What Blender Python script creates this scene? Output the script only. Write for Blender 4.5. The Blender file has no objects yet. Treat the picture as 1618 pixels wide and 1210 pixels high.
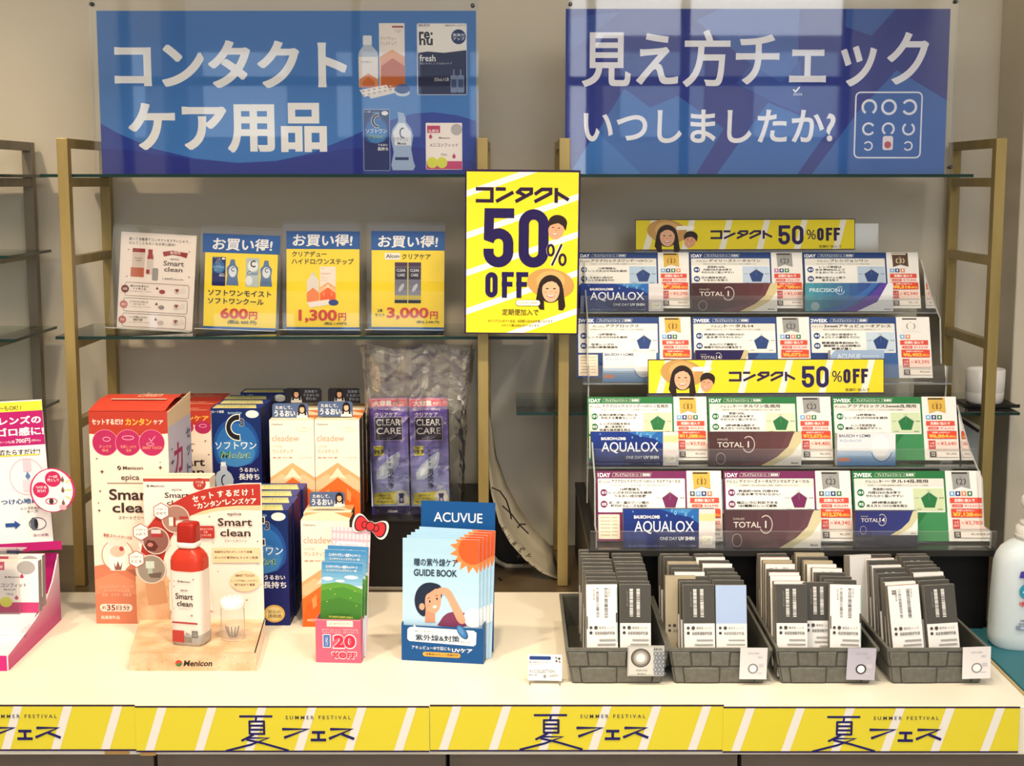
import bpy, math, random
from math import sin, cos, tan, atan, pi, radians as R
from mathutils import Vector, Matrix
from mathutils.geometry import tessellate_polygon
random.seed(7)
SC = bpy.context.scene
COL = bpy.context.collection

# ---------------------------------------------------------------- camera
F, CX, CY, EZ, TZ = 2300.0, 809.0, 605.0, 1.61, 0.80      # focal length in pixels, centre, eye height, worktop height
PIT = atan((CY - 288) / F)
cam = bpy.data.cameras.new('camera'); cam.sensor_width = 36; cam.lens = 36 * F / 1618; cam.clip_start = .05
co = bpy.data.objects.new('camera', cam); COL.objects.link(co)
co.location = (0, 0, EZ); co.rotation_euler = (pi / 2 - PIT, 0, 0); SC.camera = co

# ---------------------------------------------------------------- world, lights, exposure
w = bpy.data.worlds.new('daylight'); SC.world = w; w.use_nodes = True
bg = w.node_tree.nodes['Background']; bg.inputs[0].default_value = (.88, .92, 1, 1); bg.inputs[1].default_value = 4.0
def spot(x, y, z, tx, ty, tz, power, col, size=R(70), rad=.05, blend=.8):
    l = bpy.data.lights.new('ceiling_spot', 'SPOT'); l.energy = power; l.color = col; l.spot_size = size; l.spot_blend = blend; l.shadow_soft_size = rad
    o = bpy.data.objects.new('ceiling_spot', l); COL.objects.link(o); o.location = (x, y, z)
    o.rotation_euler = (Vector((tx, ty, tz)) - Vector((x, y, z))).to_track_quat('-Z', 'Y').to_euler(); return o
def area(x, y, z, sx, sy, power, col, rot=(0, 0, 0)):
    l = bpy.data.lights.new('fill_light', 'AREA'); l.shape = 'RECTANGLE'; l.size = sx; l.size_y = sy; l.energy = power; l.color = col  # unseen fill lamp, added for soft ambient light
    o = bpy.data.objects.new('fill_light', l); COL.objects.link(o); o.location = (x, y, z); o.rotation_euler = rot; return o
WARM = (1, .80, .56); NEUT = (1, .93, .84)
spot(-.75, 1.75, 2.62, -.60, 2.50, .80, 56, WARM)
spot(-1.30, 1.9, 2.62, -1.30, 3.0, .95, 46, WARM)
spot(-.10, 1.75, 2.62, -.15, 2.50, .80, 52, WARM)
spot(.35, 1.75, 2.62, .30, 2.60, .90, 30, (1, .87, .68))
spot(.95, 1.75, 2.62, .62, 2.55, .85, 28, NEUT)
area(-.3, .7, 2.66, 2.8, 1.2, 52, (1, .88, .70), (R(18), 0, 0))  # added warm fill lifting the wall and posters, no fixture modelled
area(1.2, -.4, 2.66, 1.2, 1.2, 24, (.93, .97, 1), (R(22), 0, 0))  # added cool fill standing in for window daylight
vs = SC.view_settings; vs.view_transform = 'Standard'; vs.look = 'None'; vs.exposure = 0.24; vs.gamma = 1.0; vs.use_curve_mapping = False
SC.cycles.use_denoising = True
SC.cycles.transparent_max_bounces = 24
SC.cycles.max_bounces = 8

# ---------------------------------------------------------------- pixel -> place helpers
def ray(u, v):
    a, b = (u - CX) / F, (CY - v) / F
    return Vector((a, cos(PIT) + b * sin(PIT), -sin(PIT) + b * cos(PIT)))
EYE = Vector((0, 0, EZ))
def PY(u, v, Y): d = ray(u, v); return EYE + d * (Y / d.y)
def PZ(u, v, Z=TZ): d = ray(u, v); return EYE + d * ((Z - EZ) / d.z)
def D(v, z=TZ): return PZ(CX, v, z).y
def ZZ(v, Y): return PY(CX, v, Y).z
YF, YK = D(1115), D(935)
def frame(B, yaw=0, tilt=0, roll=0):
    return Matrix.Translation(B) @ Matrix.Rotation(R(yaw), 4, 'Z') @ Matrix.Rotation(-R(tilt), 4, 'X') @ Matrix.Rotation(R(roll), 4, 'Y')
def hit(M, u, v):
    I = M.inverted(); o = I @ EYE; d = I.to_3x3() @ ray(u, v); return o + d * (-o.y / d.y)
def fit(u0, u1, vT, Y, zb, yaw=0, tilt=0, roll=0):
    """frame, width and height of a panel standing at depth Y on height zb whose top edge is seen at u0..u1, vT"""
    uc = (u0 + u1) / 2; B = PY(uc, vT, Y); B.z = zb
    for _ in range(3):
        M = frame(B, yaw, tilt, roll); a, b = hit(M, u0, vT), hit(M, u1, vT)
        d = M.to_3x3() @ Vector(((a.x + b.x) / 2, 0, 0)); B = B + Vector((d.x, 0, 0))
    M = frame(B, yaw, tilt, roll); a, b = hit(M, u0, vT), hit(M, u1, vT)
    return M, b.x - a.x, (a.z + b.z) / 2

# ---------------------------------------------------------------- materials
def lin(c):
    c /= 255; return c / 12.92 if c <= .04045 else ((c + .055) / 1.055) ** 2.4
def rgb(h): h = h.lstrip('#'); return tuple(lin(int(h[i:i + 2], 16)) for i in (0, 2, 4))
_m = {}
def M_(h, rough=.5, metal=0.0, spec=.22):
    k = (h, rough, metal, spec)
    if k in _m: return _m[k]
    m = bpy.data.materials.new('paint_' + h.strip('#')); m.use_nodes = True; b = m.node_tree.nodes['Principled BSDF']
    b.inputs['Base Color'].default_value = (*rgb(h), 1); b.inputs['Roughness'].default_value = rough
    b.inputs['Metallic'].default_value = metal; b.inputs['Specular IOR Level'].default_value = spec
    _m[k] = m; return m
def noise_mat(name, c1, c2, scale, rough=.5, bump=0.0, metal=0.0, stretch=(1, 1, 1), detail=4):
    m = bpy.data.materials.new(name); m.use_nodes = True; nt = m.node_tree; b = nt.nodes['Principled BSDF']
    tc = nt.nodes.new('ShaderNodeTexCoord'); mp = nt.nodes.new('ShaderNodeMapping'); mp.inputs['Scale'].default_value = stretch
    n = nt.nodes.new('ShaderNodeTexNoise'); n.inputs['Scale'].default_value = scale; n.inputs['Detail'].default_value = detail
    r = nt.nodes.new('ShaderNodeValToRGB'); r.color_ramp.elements[0].color = (*rgb(c1), 1); r.color_ramp.elements[1].color = (*rgb(c2), 1)
    r.color_ramp.elements[0].position = .35; r.color_ramp.elements[1].position = .65
    nt.links.new(tc.outputs['Object'], mp.inputs['Vector']); nt.links.new(mp.outputs[0], n.inputs['Vector']); nt.links.new(n.outputs['Fac'], r.inputs[0])
    nt.links.new(r.outputs[0], b.inputs['Base Color']); b.inputs['Roughness'].default_value = rough; b.inputs['Metallic'].default_value = metal
    if bump:
        bp = nt.nodes.new('ShaderNodeBump'); bp.inputs['Strength'].default_value = bump; bp.inputs['Distance'].default_value = .002
        nt.links.new(n.outputs['Fac'], bp.inputs['Height']); nt.links.new(bp.outputs[0], b.inputs['Normal'])
    return m
def clear_mat(name, tint=(.97, .97, .96), gloss=.06, haze=.05, ior=1.45, hazecol=(.9, .9, .88), bump=0):
    m = bpy.data.materials.new(name); m.use_nodes = True; nt = m.node_tree; nt.nodes.remove(nt.nodes['Principled BSDF']); out = nt.nodes['Material Output']
    t = nt.nodes.new('ShaderNodeBsdfTransparent'); t.inputs[0].default_value = (*tint, 1)
    d = nt.nodes.new('ShaderNodeBsdfDiffuse'); d.inputs[0].default_value = (*hazecol, 1)
    g = nt.nodes.new('ShaderNodeBsdfGlossy'); g.inputs['Roughness'].default_value = gloss
    f = nt.nodes.new('ShaderNodeFresnel'); f.inputs[0].default_value = ior
    a = nt.nodes.new('ShaderNodeMixShader'); a.inputs[0].default_value = haze
    b = nt.nodes.new('ShaderNodeMixShader')
    nt.links.new(t.outputs[0], a.inputs[1]); nt.links.new(d.outputs[0], a.inputs[2]); nt.links.new(f.outputs[0], b.inputs[0])
    nt.links.new(a.outputs[0], b.inputs[1]); nt.links.new(g.outputs[0], b.inputs[2]); nt.links.new(b.outputs[0], out.inputs['Surface'])
    if bump:
        n = nt.nodes.new('ShaderNodeTexNoise'); n.inputs['Scale'].default_value = 38; n.inputs['Detail'].default_value = 5
        tc = nt.nodes.new('ShaderNodeTexCoord'); nt.links.new(tc.outputs['Object'], n.inputs['Vector'])
        bp = nt.nodes.new('ShaderNodeBump'); bp.inputs['Strength'].default_value = bump; bp.inputs['Distance'].default_value = .01
        nt.links.new(n.outputs['Fac'], bp.inputs['Height']); nt.links.new(bp.outputs[0], g.inputs['Normal']); nt.links.new(bp.outputs[0], f.inputs['Normal'])
    return m
ACRYL = clear_mat('clear_acrylic', haze=.02, ior=1.4)
ACRYL2 = clear_mat('acrylic_edge', haze=.45, hazecol=(.75, .78, .76))
SHEET = clear_mat('poster_cover', tint=(1, 1, 1), gloss=.02, haze=.0, ior=1.5)
FILM = clear_mat('plastic_film', tint=(.97, .97, .965), gloss=.25, haze=.012, ior=1.55, bump=.8)
FILM2 = clear_mat('brightened_film', tint=(.97, .97, .965), gloss=.28, haze=.10, ior=1.5, bump=.9, hazecol=(.95, .92, .86))  # extra pale haze paints the brightly lit top of the bag
GLASS = clear_mat('shelf_glass', tint=(.86, .94, .90), gloss=.02, haze=.02, ior=1.5)
GEDGE = M_('#16302c', .15)
BRASS = noise_mat('brushed_brass', '#8e7a46', '#a48f58', 18, .38, 0, .35, (1, 1, .15))
BRASS2 = noise_mat('aged_bronze', '#7b7160', '#8a8070', 18, .42, 0, .35, (1, 1, .15))
WALLM = noise_mat('satin_wall', '#cbc1ac', '#d2c9b6', 2.2, .42, .03)
WHITE = '#f4f2ee'

# ---------------------------------------------------------------- mesh + thing helpers
def link(name, me, parent=None, M=None):
    o = bpy.data.objects.new(name, me); COL.objects.link(o)
    if parent is not None: o.parent = parent
    if M is not None: o.matrix_local = M
    return o
def tag(o, label=None, cat=None, group=None, kind=None):
    if label: o['label'] = label
    if cat: o['category'] = cat
    if group: o['group'] = group
    if kind: o['kind'] = kind
    return o
def thing(name, label, cat, M, group=None):
    o = bpy.data.objects.new(name, None); COL.objects.link(o); o.empty_display_size = .02
    if not isinstance(M, Matrix): M = Matrix.Translation(Vector(M))
    o.matrix_world = M
    return tag(o, label, cat, group)
def dup(root, loc=None, label=None, group=None, M=None):
    c = root.copy(); COL.objects.link(c)
    if loc is not None: c.location = loc
    if M is not None: c.matrix_world = M
    if label: c['label'] = label
    if group: c['group'] = group
    for ch in list(root.children):
        d = ch.copy(); COL.objects.link(d); d.parent = c; d.matrix_parent_inverse = ch.matrix_parent_inverse
        for g in list(ch.children):
            e = g.copy(); COL.objects.link(e); e.parent = d
    return c
class MB:
    def __init__(s): s.v = []; s.f = []; s.mi = []; s.mats = []; s.sm = []
    def mat(s, m):
        if isinstance(m, str): m = M_(m)
        if m not in s.mats: s.mats.append(m)
        return s.mats.index(m)
    def add(s, vs, fs, m, smooth=False):
        b = len(s.v); s.v += [tuple(x) for x in vs]; k = s.mat(m)
        for f in fs: s.f.append([b + i for i in f]); s.mi.append(k); s.sm.append(smooth)
    def box(s, x0, x1, y0, y1, z0, z1, m, top=None, side=None, front=None):
        vs = [(x, y, z) for z in (z0, z1) for y in (y0, y1) for x in (x0, x1)]
        b = len(s.v); s.v += vs
        for f, mm in (((0, 1, 5, 4), front or m), ((1, 3, 7, 5), side or m), ((3, 2, 6, 7), m), ((2, 0, 4, 6), side or m), ((4, 5, 7, 6), top or m), ((2, 3, 1, 0), m)):
            s.f.append([b + i for i in f]); s.mi.append(s.mat(mm)); s.sm.append(False)
        return s
    def prism(s, pts, y0, y1, m, edge=None):
        """outline (x, z) extruded along y"""
        n = len(pts); vs = [(x, y0, z) for x, z in pts] + [(x, y1, z) for x, z in pts]
        tri = [list(t) for t in tessellate_polygon([[Vector((x, z, 0)) for x, z in pts]])]
        s.add(vs, tri + [[i + n for i in t[::-1]] for t in tri], m)
        s.add(vs, [(i, (i + 1) % n, (i + 1) % n + n, i + n) for i in range(n)], edge or m)
        return s
    def loops(s, rings, m, cap=True, smooth=True, close=True):
        n = len(rings[0]); vs = [p for r in rings for p in r]; fs = []
        for k in range(len(rings) - 1):
            for i in range(n if close else n - 1):
                j = (i + 1) % n; fs.append((k * n + i, k * n + j, (k + 1) * n + j, (k + 1) * n + i))
        s.add(vs, fs, m, smooth)
        if cap: s.add(rings[0], [list(range(n))[::-1]], m); s.add(rings[-1], [list(range(n))], m)
        return s
    def tube(s, pts, r, m, n=8):
        rings = []
        for i, p in enumerate(pts):
            p = Vector(p); a = Vector(pts[max(0, i - 1)]); b = Vector(pts[min(len(pts) - 1, i + 1)]); t = (b - a).normalized()
            u = t.orthogonal().normalized() if i == 0 else (u - t * u.dot(t)).normalized(); w_ = t.cross(u)
            rings.append([p + (u * cos(2 * pi * k / n) + w_ * sin(2 * pi * k / n)) * r for k in range(n)])
        return s.loops(rings, m)
    def lathe(s, prof, m, n=32, c=(0, 0), sq=None, sy=1.0):
        rings = []
        for r, z in prof:
            ring = []
            for k in range(n):
                a = 2 * pi * k / n; cx, sx = cos(a), sin(a)
                if sq:
                    q = (abs(cx) ** sq + abs(sx) ** sq) ** (-1 / sq); cx *= q; sx *= q
                ring.append((c[0] + r * cx, c[1] + r * sx * sy, z))
            rings.append(ring)
        return s.loops(rings, m)
    def build(s, name, parent=None, M=None, bevel=0):
        me = bpy.data.meshes.new(name); me.from_pydata(s.v, [], s.f)
        for m in s.mats: me.materials.append(m)
        me.polygons.foreach_set('material_index', s.mi); me.polygons.foreach_set('use_smooth', s.sm); me.update()
        o = link(name, me, parent, M)
        if bevel:
            b = o.modifiers.new('bevel', 'BEVEL'); b.width = bevel; b.segments = 2; b.limit_method = 'ANGLE'
        return o

# ---------------------------------------------------------------- flat print: shapes and lettering lying on a panel
_tx = {}
def glyphs(s, bold, res):
    k = (s, bold, res)
    if k in _tx: return _tx[k]
    sh = 0
    if bold > .013 and any(ord(q) >= 0x4E00 and q not in '円品用' for q in s): sh = bold - .010; bold = .010
    elif bold > .026 and any(ord(q) >= 0x3000 for q in s): sh = bold - .018; bold = .018
    c = bpy.data.curves.new('t', 'FONT'); c.body = s; c.offset = bold; c.resolution_u = res; c.align_x = 'CENTER' if '\n' in s else 'LEFT'
    if '\n' in s: c.space_line = 1.0 if all(len(q) == 1 for q in s.split('\n')) else 1.15
    o = bpy.data.objects.new('t', c); me = o.to_mesh()
    vs = [(v.co.x, v.co.y, 0) for v in me.vertices]; fs = [list(p.vertices) for p in me.polygons]
    o.to_mesh_clear(); bpy.data.objects.remove(o); bpy.data.curves.remove(c)
    if sh and vs:
        n = len(vs); v0, f0 = vs, fs; vs = []; fs = []
        for j, (dx, dy) in enumerate(((-1, -.6), (1, -.6), (-1, .6), (1, .6))): vs += [(x + dx * sh, y + dy * sh, j) for x, y, _ in v0]; fs += [[i + j * n for i in f] for f in f0]
    if not vs: vs, fs = [(0, 0, 0), (1, 0, 0), (1, 1, 0)], []
    xs = [v[0] for v in vs]; ys = [v[1] for v in vs]
    _tx[k] = (vs, fs, min(xs), min(ys), max(xs) - min(xs) or 1, max(ys) - min(ys) or 1); return _tx[k]
EPS = .000025
class Art:
    def __init__(s, rect, W, H):
        s.r = rect; s.W = W; s.H = H; s.k = 1; s.kv = 1; s.ou = 0; s.ov = 0; s.lv = 8; s.P = MB(); s.L = s.P
    def xf(s, k=1, ou=0, ov=0, kv=None): s.k = k; s.kv = kv or k; s.ou = ou; s.ov = ov; return s
    def px(s, x, y): return (s.ou + x * s.k, s.ov + y * s.kv)
    def m(s, x, y):
        u, v = s.px(x, y); a, b, c, d = s.r
        return ((u - a) / (c - a) * s.W - s.W / 2, -s.lv * EPS, (d - v) / (d - b) * s.H)
    def _clip(s, pts):
        a, b, c, d = getattr(s, 'win', None) or s.r; P = [s.px(*p) for p in pts]
        for ax, lim, sg in ((0, a, 1), (0, c, -1), (1, b, 1), (1, d, -1)):
            Q = []
            for i in range(len(P)):
                p, q = P[i], P[(i + 1) % len(P)]; ip, iq = (p[ax] - lim) * sg >= 0, (q[ax] - lim) * sg >= 0
                if ip: Q.append(p)
                if ip != iq:
                    t = (lim - p[ax]) / (q[ax] - p[ax]); Q.append((p[0] + (q[0] - p[0]) * t, p[1] + (q[1] - p[1]) * t))
            P = Q
            if not P: return []
        return [((u - s.ou) / s.k, (v - s.ov) / s.kv) for u, v in P]
    def poly(s, pts, col, clip=False, up=True):
        if clip: pts = s._clip(pts)
        if len(pts) < 3: return s
        if up: s.lv += 1
        vs = [s.m(*p) for p in pts]; tri = tessellate_polygon([[Vector((x, z, 0)) for x, y, z in vs]])
        s.P.add(vs, [list(t) for t in tri], col); return s
    def rect(s, x0, y0, x1, y1, col, **k): return s.poly([(x0, y0), (x1, y0), (x1, y1), (x0, y1)], col, **k)
    def rrect(s, x0, y0, x1, y1, r, col, n=4):
        p = []
        for cx, cy, a0 in ((x1 - r, y0 + r, -90), (x1 - r, y1 - r, 0), (x0 + r, y1 - r, 90), (x0 + r, y0 + r, 180)):
            for i in range(n + 1): a = R(a0 + 90 * i / n); p.append((cx + r * cos(a), cy + r * sin(a)))
        return s.poly(p, col)
    def ell(s, cx, cy, rx, ry=None, col='#ffffff', n=28, clip=False, rot=0, a0=0, a1=360):
        ry = ry or rx; p = []
        for i in range(n + (a1 - a0 < 360)):
            a = R(a0 + (a1 - a0) * i / n); x, y = rx * cos(a), ry * sin(a); p.append((cx + x * cos(R(rot)) - y * sin(R(rot)), cy + x * sin(R(rot)) + y * cos(R(rot))))
        return s.poly(p, col, clip)
    def stroke(s, pts, w, col, closed=False):
        n = len(pts); s.lv += 1; L = []; Rr = []
        for i in range(n):
            p = Vector(pts[i]); a = Vector(pts[i - 1]) if (i or closed) else None; b = Vector(pts[(i + 1) % n]) if (i < n - 1 or closed) else None
            d1 = (p - a).normalized() if a is not None else (b - p).normalized(); d2 = (b - p).normalized() if b is not None else d1
            n1 = Vector((-d1.y, d1.x)); n2 = Vector((-d2.y, d2.x)); nn = n1 + n2; nn = nn.normalized() if nn.length > .1 else n1
            k = min(2.0, 1 / max(.3, nn.dot(n1))); L.append(p + nn * w / 2 * k); Rr.append(p - nn * w / 2 * k)
        vs = [s.m(*q) for q in L] + [s.m(*q) for q in Rr]
        s.P.add(vs, [(i, (i + 1) % n, (i + 1) % n + n, i + n) for i in range(n if closed else n - 1)], col); return s
    def arc(s, cx, cy, rx, ry, a0, a1, w, col, n=20):
        cl = abs(a1 - a0) >= 360
        return s.stroke([(cx + rx * cos(R(a0 + (a1 - a0) * i / n)), cy + ry * sin(R(a0 + (a1 - a0) * i / n))) for i in range(n + (0 if cl else 1))], w, col, cl)
    def grad(s, x0, y0, x1, y1, c0, c1, n=10, horiz=False):
        h0, h1 = [[int(c[i:i + 2], 16) for i in (1, 3, 5)] for c in (c0, c1)]; s.lv += 1
        for i in range(n):
            t = (i + .5) / n; c = '#%02x%02x%02x' % tuple(round(a + (b - a) * t) for a, b in zip(h0, h1))
            if horiz: a = x0 + (x1 - x0) * i / n; b = x0 + (x1 - x0) * (i + 1) / n; s.rect(a, y0, b, y1, c, up=False)
            else: a = y0 + (y1 - y0) * i / n; b = y0 + (y1 - y0) * (i + 1) / n; s.rect(x0, a, x1, b, c, up=False)
        return s
    def text(s, t, x0, y0, x1, y1, col, bold=0.0, slant=0.0, rot=0.0, res=None):
        """lettering stretched to the box x0..x1, y0..y1; x1 None keeps its own width"""
        u0, v0 = s.px(x0, y0); u1, v1 = s.px(x1 if x1 is not None else x0, y1); big = abs(v1 - v0) / max(1, t.count('\n') + 1)
        vs, fs, bx, by, bw, bh = glyphs(t, bold, res if res is not None else (6 if big > 40 else 3 if big > 14 else 2))
        if x1 is None: x1 = x0 + (y1 - y0) * s.kv / s.k * bw / bh
        s.lv += 1; out = []; cx, cy = (x0 + x1) / 2, (y0 + y1) / 2
        for x, y, j in vs:
            a = x0 + (x - bx) / bw * (x1 - x0); b = y1 - (y - by) / bh * (y1 - y0); a += slant * (cy - b)
            if rot:
                dx, dy = (a - cx), (b - cy); a = cx + dx * cos(R(rot)) + dy * sin(R(rot)); b = cy - dx * sin(R(rot)) + dy * cos(R(rot))
            q = s.m(a, b); out.append((q[0], q[1] - j * EPS, q[2]))
        if vs[-1][2]: s.lv += 3
        s.L.add(out, fs, col); return s
    def done(s, parent, M=None):
        if s.P.f: s.P.build('print', parent, M)
# custom angular lettering -----------------------------------------------------------------
def kontakuto(A, x0, y0, x1, y1, col, w=1.0):
    sx, sy = (x1 - x0) / 617.0, (y1 - y0) / 98.0
    f = lambda L: [(x0 + (x - 131) * sx, y0 + (y - 192) * sy) for x, y in L]
    for L in ([(133, 202), (240, 202), (240, 280), (133, 280)], [(265, 202), (332, 202)], [(268, 284), (382, 222)],
              [(396, 284), (500, 228), (500, 202), (432, 202), (402, 230)], [(418, 222), (468, 250)], [(523, 236), (570, 202), (628, 202), (628, 228), (522, 284)],
              [(665, 192), (665, 290)], [(666, 222), (748, 270)]):
        A.stroke(f(L), 19 * min(sx * 1.1, sy) * w, col)
def fuyu(A, x, y, k, col):
    f = lambda L: [(x + a * k, y + b * k) for a, b in L]
    for L in ([(755, 183), (860, 183)], [(785, 199), (835, 199)], [(785, 212), (835, 212)], [(785, 225), (835, 225)], [(785, 238), (835, 238)], [(787, 197), (787, 240)], [(833, 197), (833, 240)],
              [(809, 185), (806, 200)], [(800, 240), (760, 260)], [(775, 251), (846, 251), (790, 272), (710, 292)], [(776, 256), (830, 268), (910, 291)],
              [(890, 223), (970, 223), (896, 250)], [(984, 233), (1026, 233)], [(1005, 233), (1005, 256)], [(980, 257), (1029, 257)], [(1042, 223), (1110, 223), (1038, 253)], [(1078, 238), (1118, 254)]):
        A.stroke(f(L), (8.6 if L[0][0] >= 885 else 6.8) * k, col)
def fifty(A, x0, y0, x1, y1, w, col):
    h = y1 - y0; W5 = (x1 - x0) * .47; a, b = x0 + w / 2, x0 + W5 - w / 2; r = (b - a) / 2; c = (a + b) / 2; t = y0 + h * .33 + r * .2
    bot = y1 - w / 2; ry = min(r, h * .25)
    path = [(x0 + W5, y0 + w * .42), (a, y0 + w * .42), (a - w * .02, y0 + h * .50)]
    A.stroke([(x0 + W5, y0 + w * .42), (a + w * .05, y0 + w * .42), (a, y0 + h * .52)], w * .85, col)
    top = y0 + h * .42
    P = [(a, top + ry)] if 0 else []
    P = [(c + r * cos(R(q)), top + ry + ry * sin(R(q))) for q in range(-170, 1, 17)] + [(c + r * cos(R(q)), bot - ry + ry * sin(R(q))) for q in range(0, 181, 15)] + [(a, bot - ry - h * .06)]
    A.stroke(P, w * .9, col)
    x0 = x1 - W5; a, b = x0 + w / 2, x1 - w / 2; r = (b - a) / 2; c = (a + b) / 2
    A.stroke([(c + r * cos(R(q)), y0 + w / 2 + ry + ry * sin(R(q))) for q in range(180, 361, 15)] + [(c + r * cos(R(q)), bot - ry + ry * sin(R(q))) for q in range(0, 181, 15)], w * .9, col, True)
def off(A, x0, y0, x1, y1, w, col):
    h = y1 - y0; g = (x1 - x0) * .30; a, b = x0 + w / 2, x0 + g - w / 2; r = (b - a) / 2; c = (a + b) / 2; ry = min(r * 1.1, h * .3)
    A.stroke([(c + r * cos(R(q)), y0 + w / 2 + ry + ry * sin(R(q))) for q in range(180, 361, 20)] + [(c + r * cos(R(q)), y1 - w / 2 - ry + ry * sin(R(q))) for q in range(0, 181, 20)], w * .9, col, True)
    for xa in (x0 + (x1 - x0) * .385, x0 + (x1 - x0) * .72):
        A.stroke([(xa + w / 2, y0), (xa + w / 2, y1)], w * .9, col); A.stroke([(xa, y0 + w * .42), (xa + (x1 - x0) * .28, y0 + w * .42)], w * .85, col); A.stroke([(xa, y0 + h * .47), (xa + (x1 - x0) * .25, y0 + h * .47)], w * .85, col)
SKIN, HAIR = '#eab592', '#2a1c18'
def girl(A, x, y, s):
    e = lambda dx, dy, rx, ry, c, **k: A.ell(x + dx * s, y + dy * s, rx * s, ry * s, c, **k)
    e(0, -30, 158, 98, '#c99a58', rot=8); e(0, -48, 95, 66, '#d8ad6c'); e(0, 5, 82, 92, HAIR)
    A.poly([(x + a * s, y + b * s) for a, b in ((-84, 0), (-98, 90), (-70, 142), (-40, 145), (-45, 60), (50, 60), (55, 145), (85, 148), (100, 120), (84, 0))], HAIR)
    e(2, 15, 58, 78, SKIN); A.poly([(x + a * s, y + b * s) for a, b in ((-60, 0), (-52, -50), (0, -78), (55, -50), (62, 0), (40, -32), (10, -46), (-20, -40), (-46, -22))], HAIR)
    e(-22, 4, 10, 4, '#2b1b18'); e(26, 4, 10, 4, '#2b1b18'); e(3, 24, 6, 4, '#d8946f'); e(2, 48, 28, 15, '#b8433e', a0=0, a1=180); e(2, 49, 23, 8, '#ffffff', a0=0, a1=180)
    e(-34, 28, 11, 8, '#eda184'); e(38, 28, 11, 8, '#eda184')
def man(A, x, y, s):
    e = lambda dx, dy, rx, ry, c, **k: A.ell(x + dx * s, y + dy * s, rx * s, ry * s, c, **k)
    e(6, -34, 62, 50, HAIR, rot=8); e(-4, 12, 52, 66, '#e2a47f', rot=12); A.poly([(x + a * s, y + b * s) for a, b in ((-56, 5), (-60, -40), (-20, -70), (40, -66), (66, -20), (58, 20), (40, -12), (10, -30), (-20, -24), (-44, -14))], HAIR)
    e(-26, -2, 8, 3, '#2b1b18'); e(14, 2, 8, 3, '#2b1b18'); e(-8, 16, 5, 5, '#c9855f'); e(-14, 38, 20, 11, '#a8433e', a0=0, a1=180); e(-14, 39, 16, 6, '#ffffff', a0=0, a1=180)

# ================================================================ the setting
def struct(name, mb, M=None, bevel=0): o = mb.build(name, None, M, bevel); o['kind'] = 'structure'; return o
WY = 3.205
struct('wall_back', MB().box(-2.2, 1.9, WY, WY + .1, 0, 2.7, WALLM))
struct('wall_left', MB().box(-2.3, -2.2, -2.6, WY + .1, 0, 2.7, WALLM))
struct('wall_right', MB().box(1.9, 2.0, -2.6, WY + .1, 0, 2.7, WALLM))
struct('floor', MB().box(-2.3, 2.0, -2.6, WY + .1, -.05, 0, noise_mat('stone_floor', '#8f867a', '#a2988a', 5, .35)))
struct('ceiling', MB().box(-2.3, 2.0, -2.6, WY + .1, 2.7, 2.75, M_('#ece8e0', .8)))
px = PY(1603, 500, 3.04).x
struct('trim_1', MB().box(px, px + .22, 3.04, WY - .001, 0, 2.7, WALLM), bevel=.004)
# shop front behind the viewer: frame, glass and the street beyond (seen only mirrored in the poster covers)
mb = MB(); DK = M_('#2c2a2a', .4)
for x in (-2.2, -.9, .42, .95, 1.86): mb.box(x, x + .05, -2.6, -2.54, 0, 2.7, DK)
for z in (0, 2.15, 2.66): mb.box(-2.2, 1.9, -2.6, -2.54, z, z + .05, DK)
struct('window_1', mb)
tag(MB().box(-9, 9, -12, -2.6, -.15, -.05, M_('#8b8a88', .7)).build('pavement'), kind='structure')
for i, (x, c, h) in enumerate(((-6.5, '#7d7468', 5.2), (-1.6, '#5e6470', 4.6), (3.4, '#8d8a84', 3.4))):
    t = thing('street_building', ('brown', 'grey blue', 'pale grey')[i] + ' building across the street with rows of windows', 'building', (x, -12, -.05), 'buildings across the street')
    MB().box(-2.3, 2.3, -3, 0, 0, h, M_(c, .8)).build('wall', t)
    for a in (-1.6, 0, 1.6):
        for b in (.6, 2.2): MB().box(a - .5, a + .5, 0, .04, b, b + 1, M_('#b9c8d8', .1)).build('window', t)

# ================================================================ counter
C = thing('counter', 'long white laminate counter carrying every display along the wall', 'counter', (0, 2.6, 0))
TOPM = noise_mat('cream_laminate', '#f0e7d3', '#f3ebd9', 9, .38)
XR = .822
def CB(name, x0, x1, y0, y1, z0, z1, m, bevel=0): return MB().box(x0, x1, y0 - 2.6, y1 - 2.6, z0, z1, m).build(name, C, None, bevel)
CB('worktop', -1.45, XR - .006, YF, YK, .72, TZ, TOPM, .002)
CB('edge_band', XR - .006, XR, YF, YK, .72, TZ, M_('#b7a273', .5))
CB('base_board', -1.45, 1.5, YK + .001, WY - .001, .74, TZ - .001, noise_mat('dark_board', '#4a3c2c', '#57472f', 14, .35))
CB('plinth', -1.4, .98, 2.35, WY - .01, .0, .08, M_('#2f261f'))
CABM = noise_mat('taupe_cabinet', '#6f6153', '#77695b', 7, .5, 0, 0, (1, 1, 6))
xs = [PY(u, 1200, YF + .04).x for u in (-221, 243, 707, 1170, 1630)]
for i in range(4):
    a, b = xs[i], xs[i + 1]
    t = thing('base_cabinet', ('taupe cabinet under the counter, below the first strip', 'taupe cabinet under the counter, below the strip under the red bottle', 'taupe cabinet under the counter, below the blue booklets', 'taupe cabinet under the counter, below the grey baskets')[i], 'cabinet', ((a + b) / 2, YF + .05, .08), 'cabinets under the counter')
    h = (b - a) / 2
    MB().box(-h + .002, h - .002, .02, .55, .002, .638, M_('#463c33')).build('body', t); MB().box(-h + .003, h - .003, 0, .018, 0, .634, CABM).build('door', t, None, .001)
t = thing('side_table', 'teal topped side table joining the end of the white counter', 'table', (XR + .003, 2.55, 0))
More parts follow.
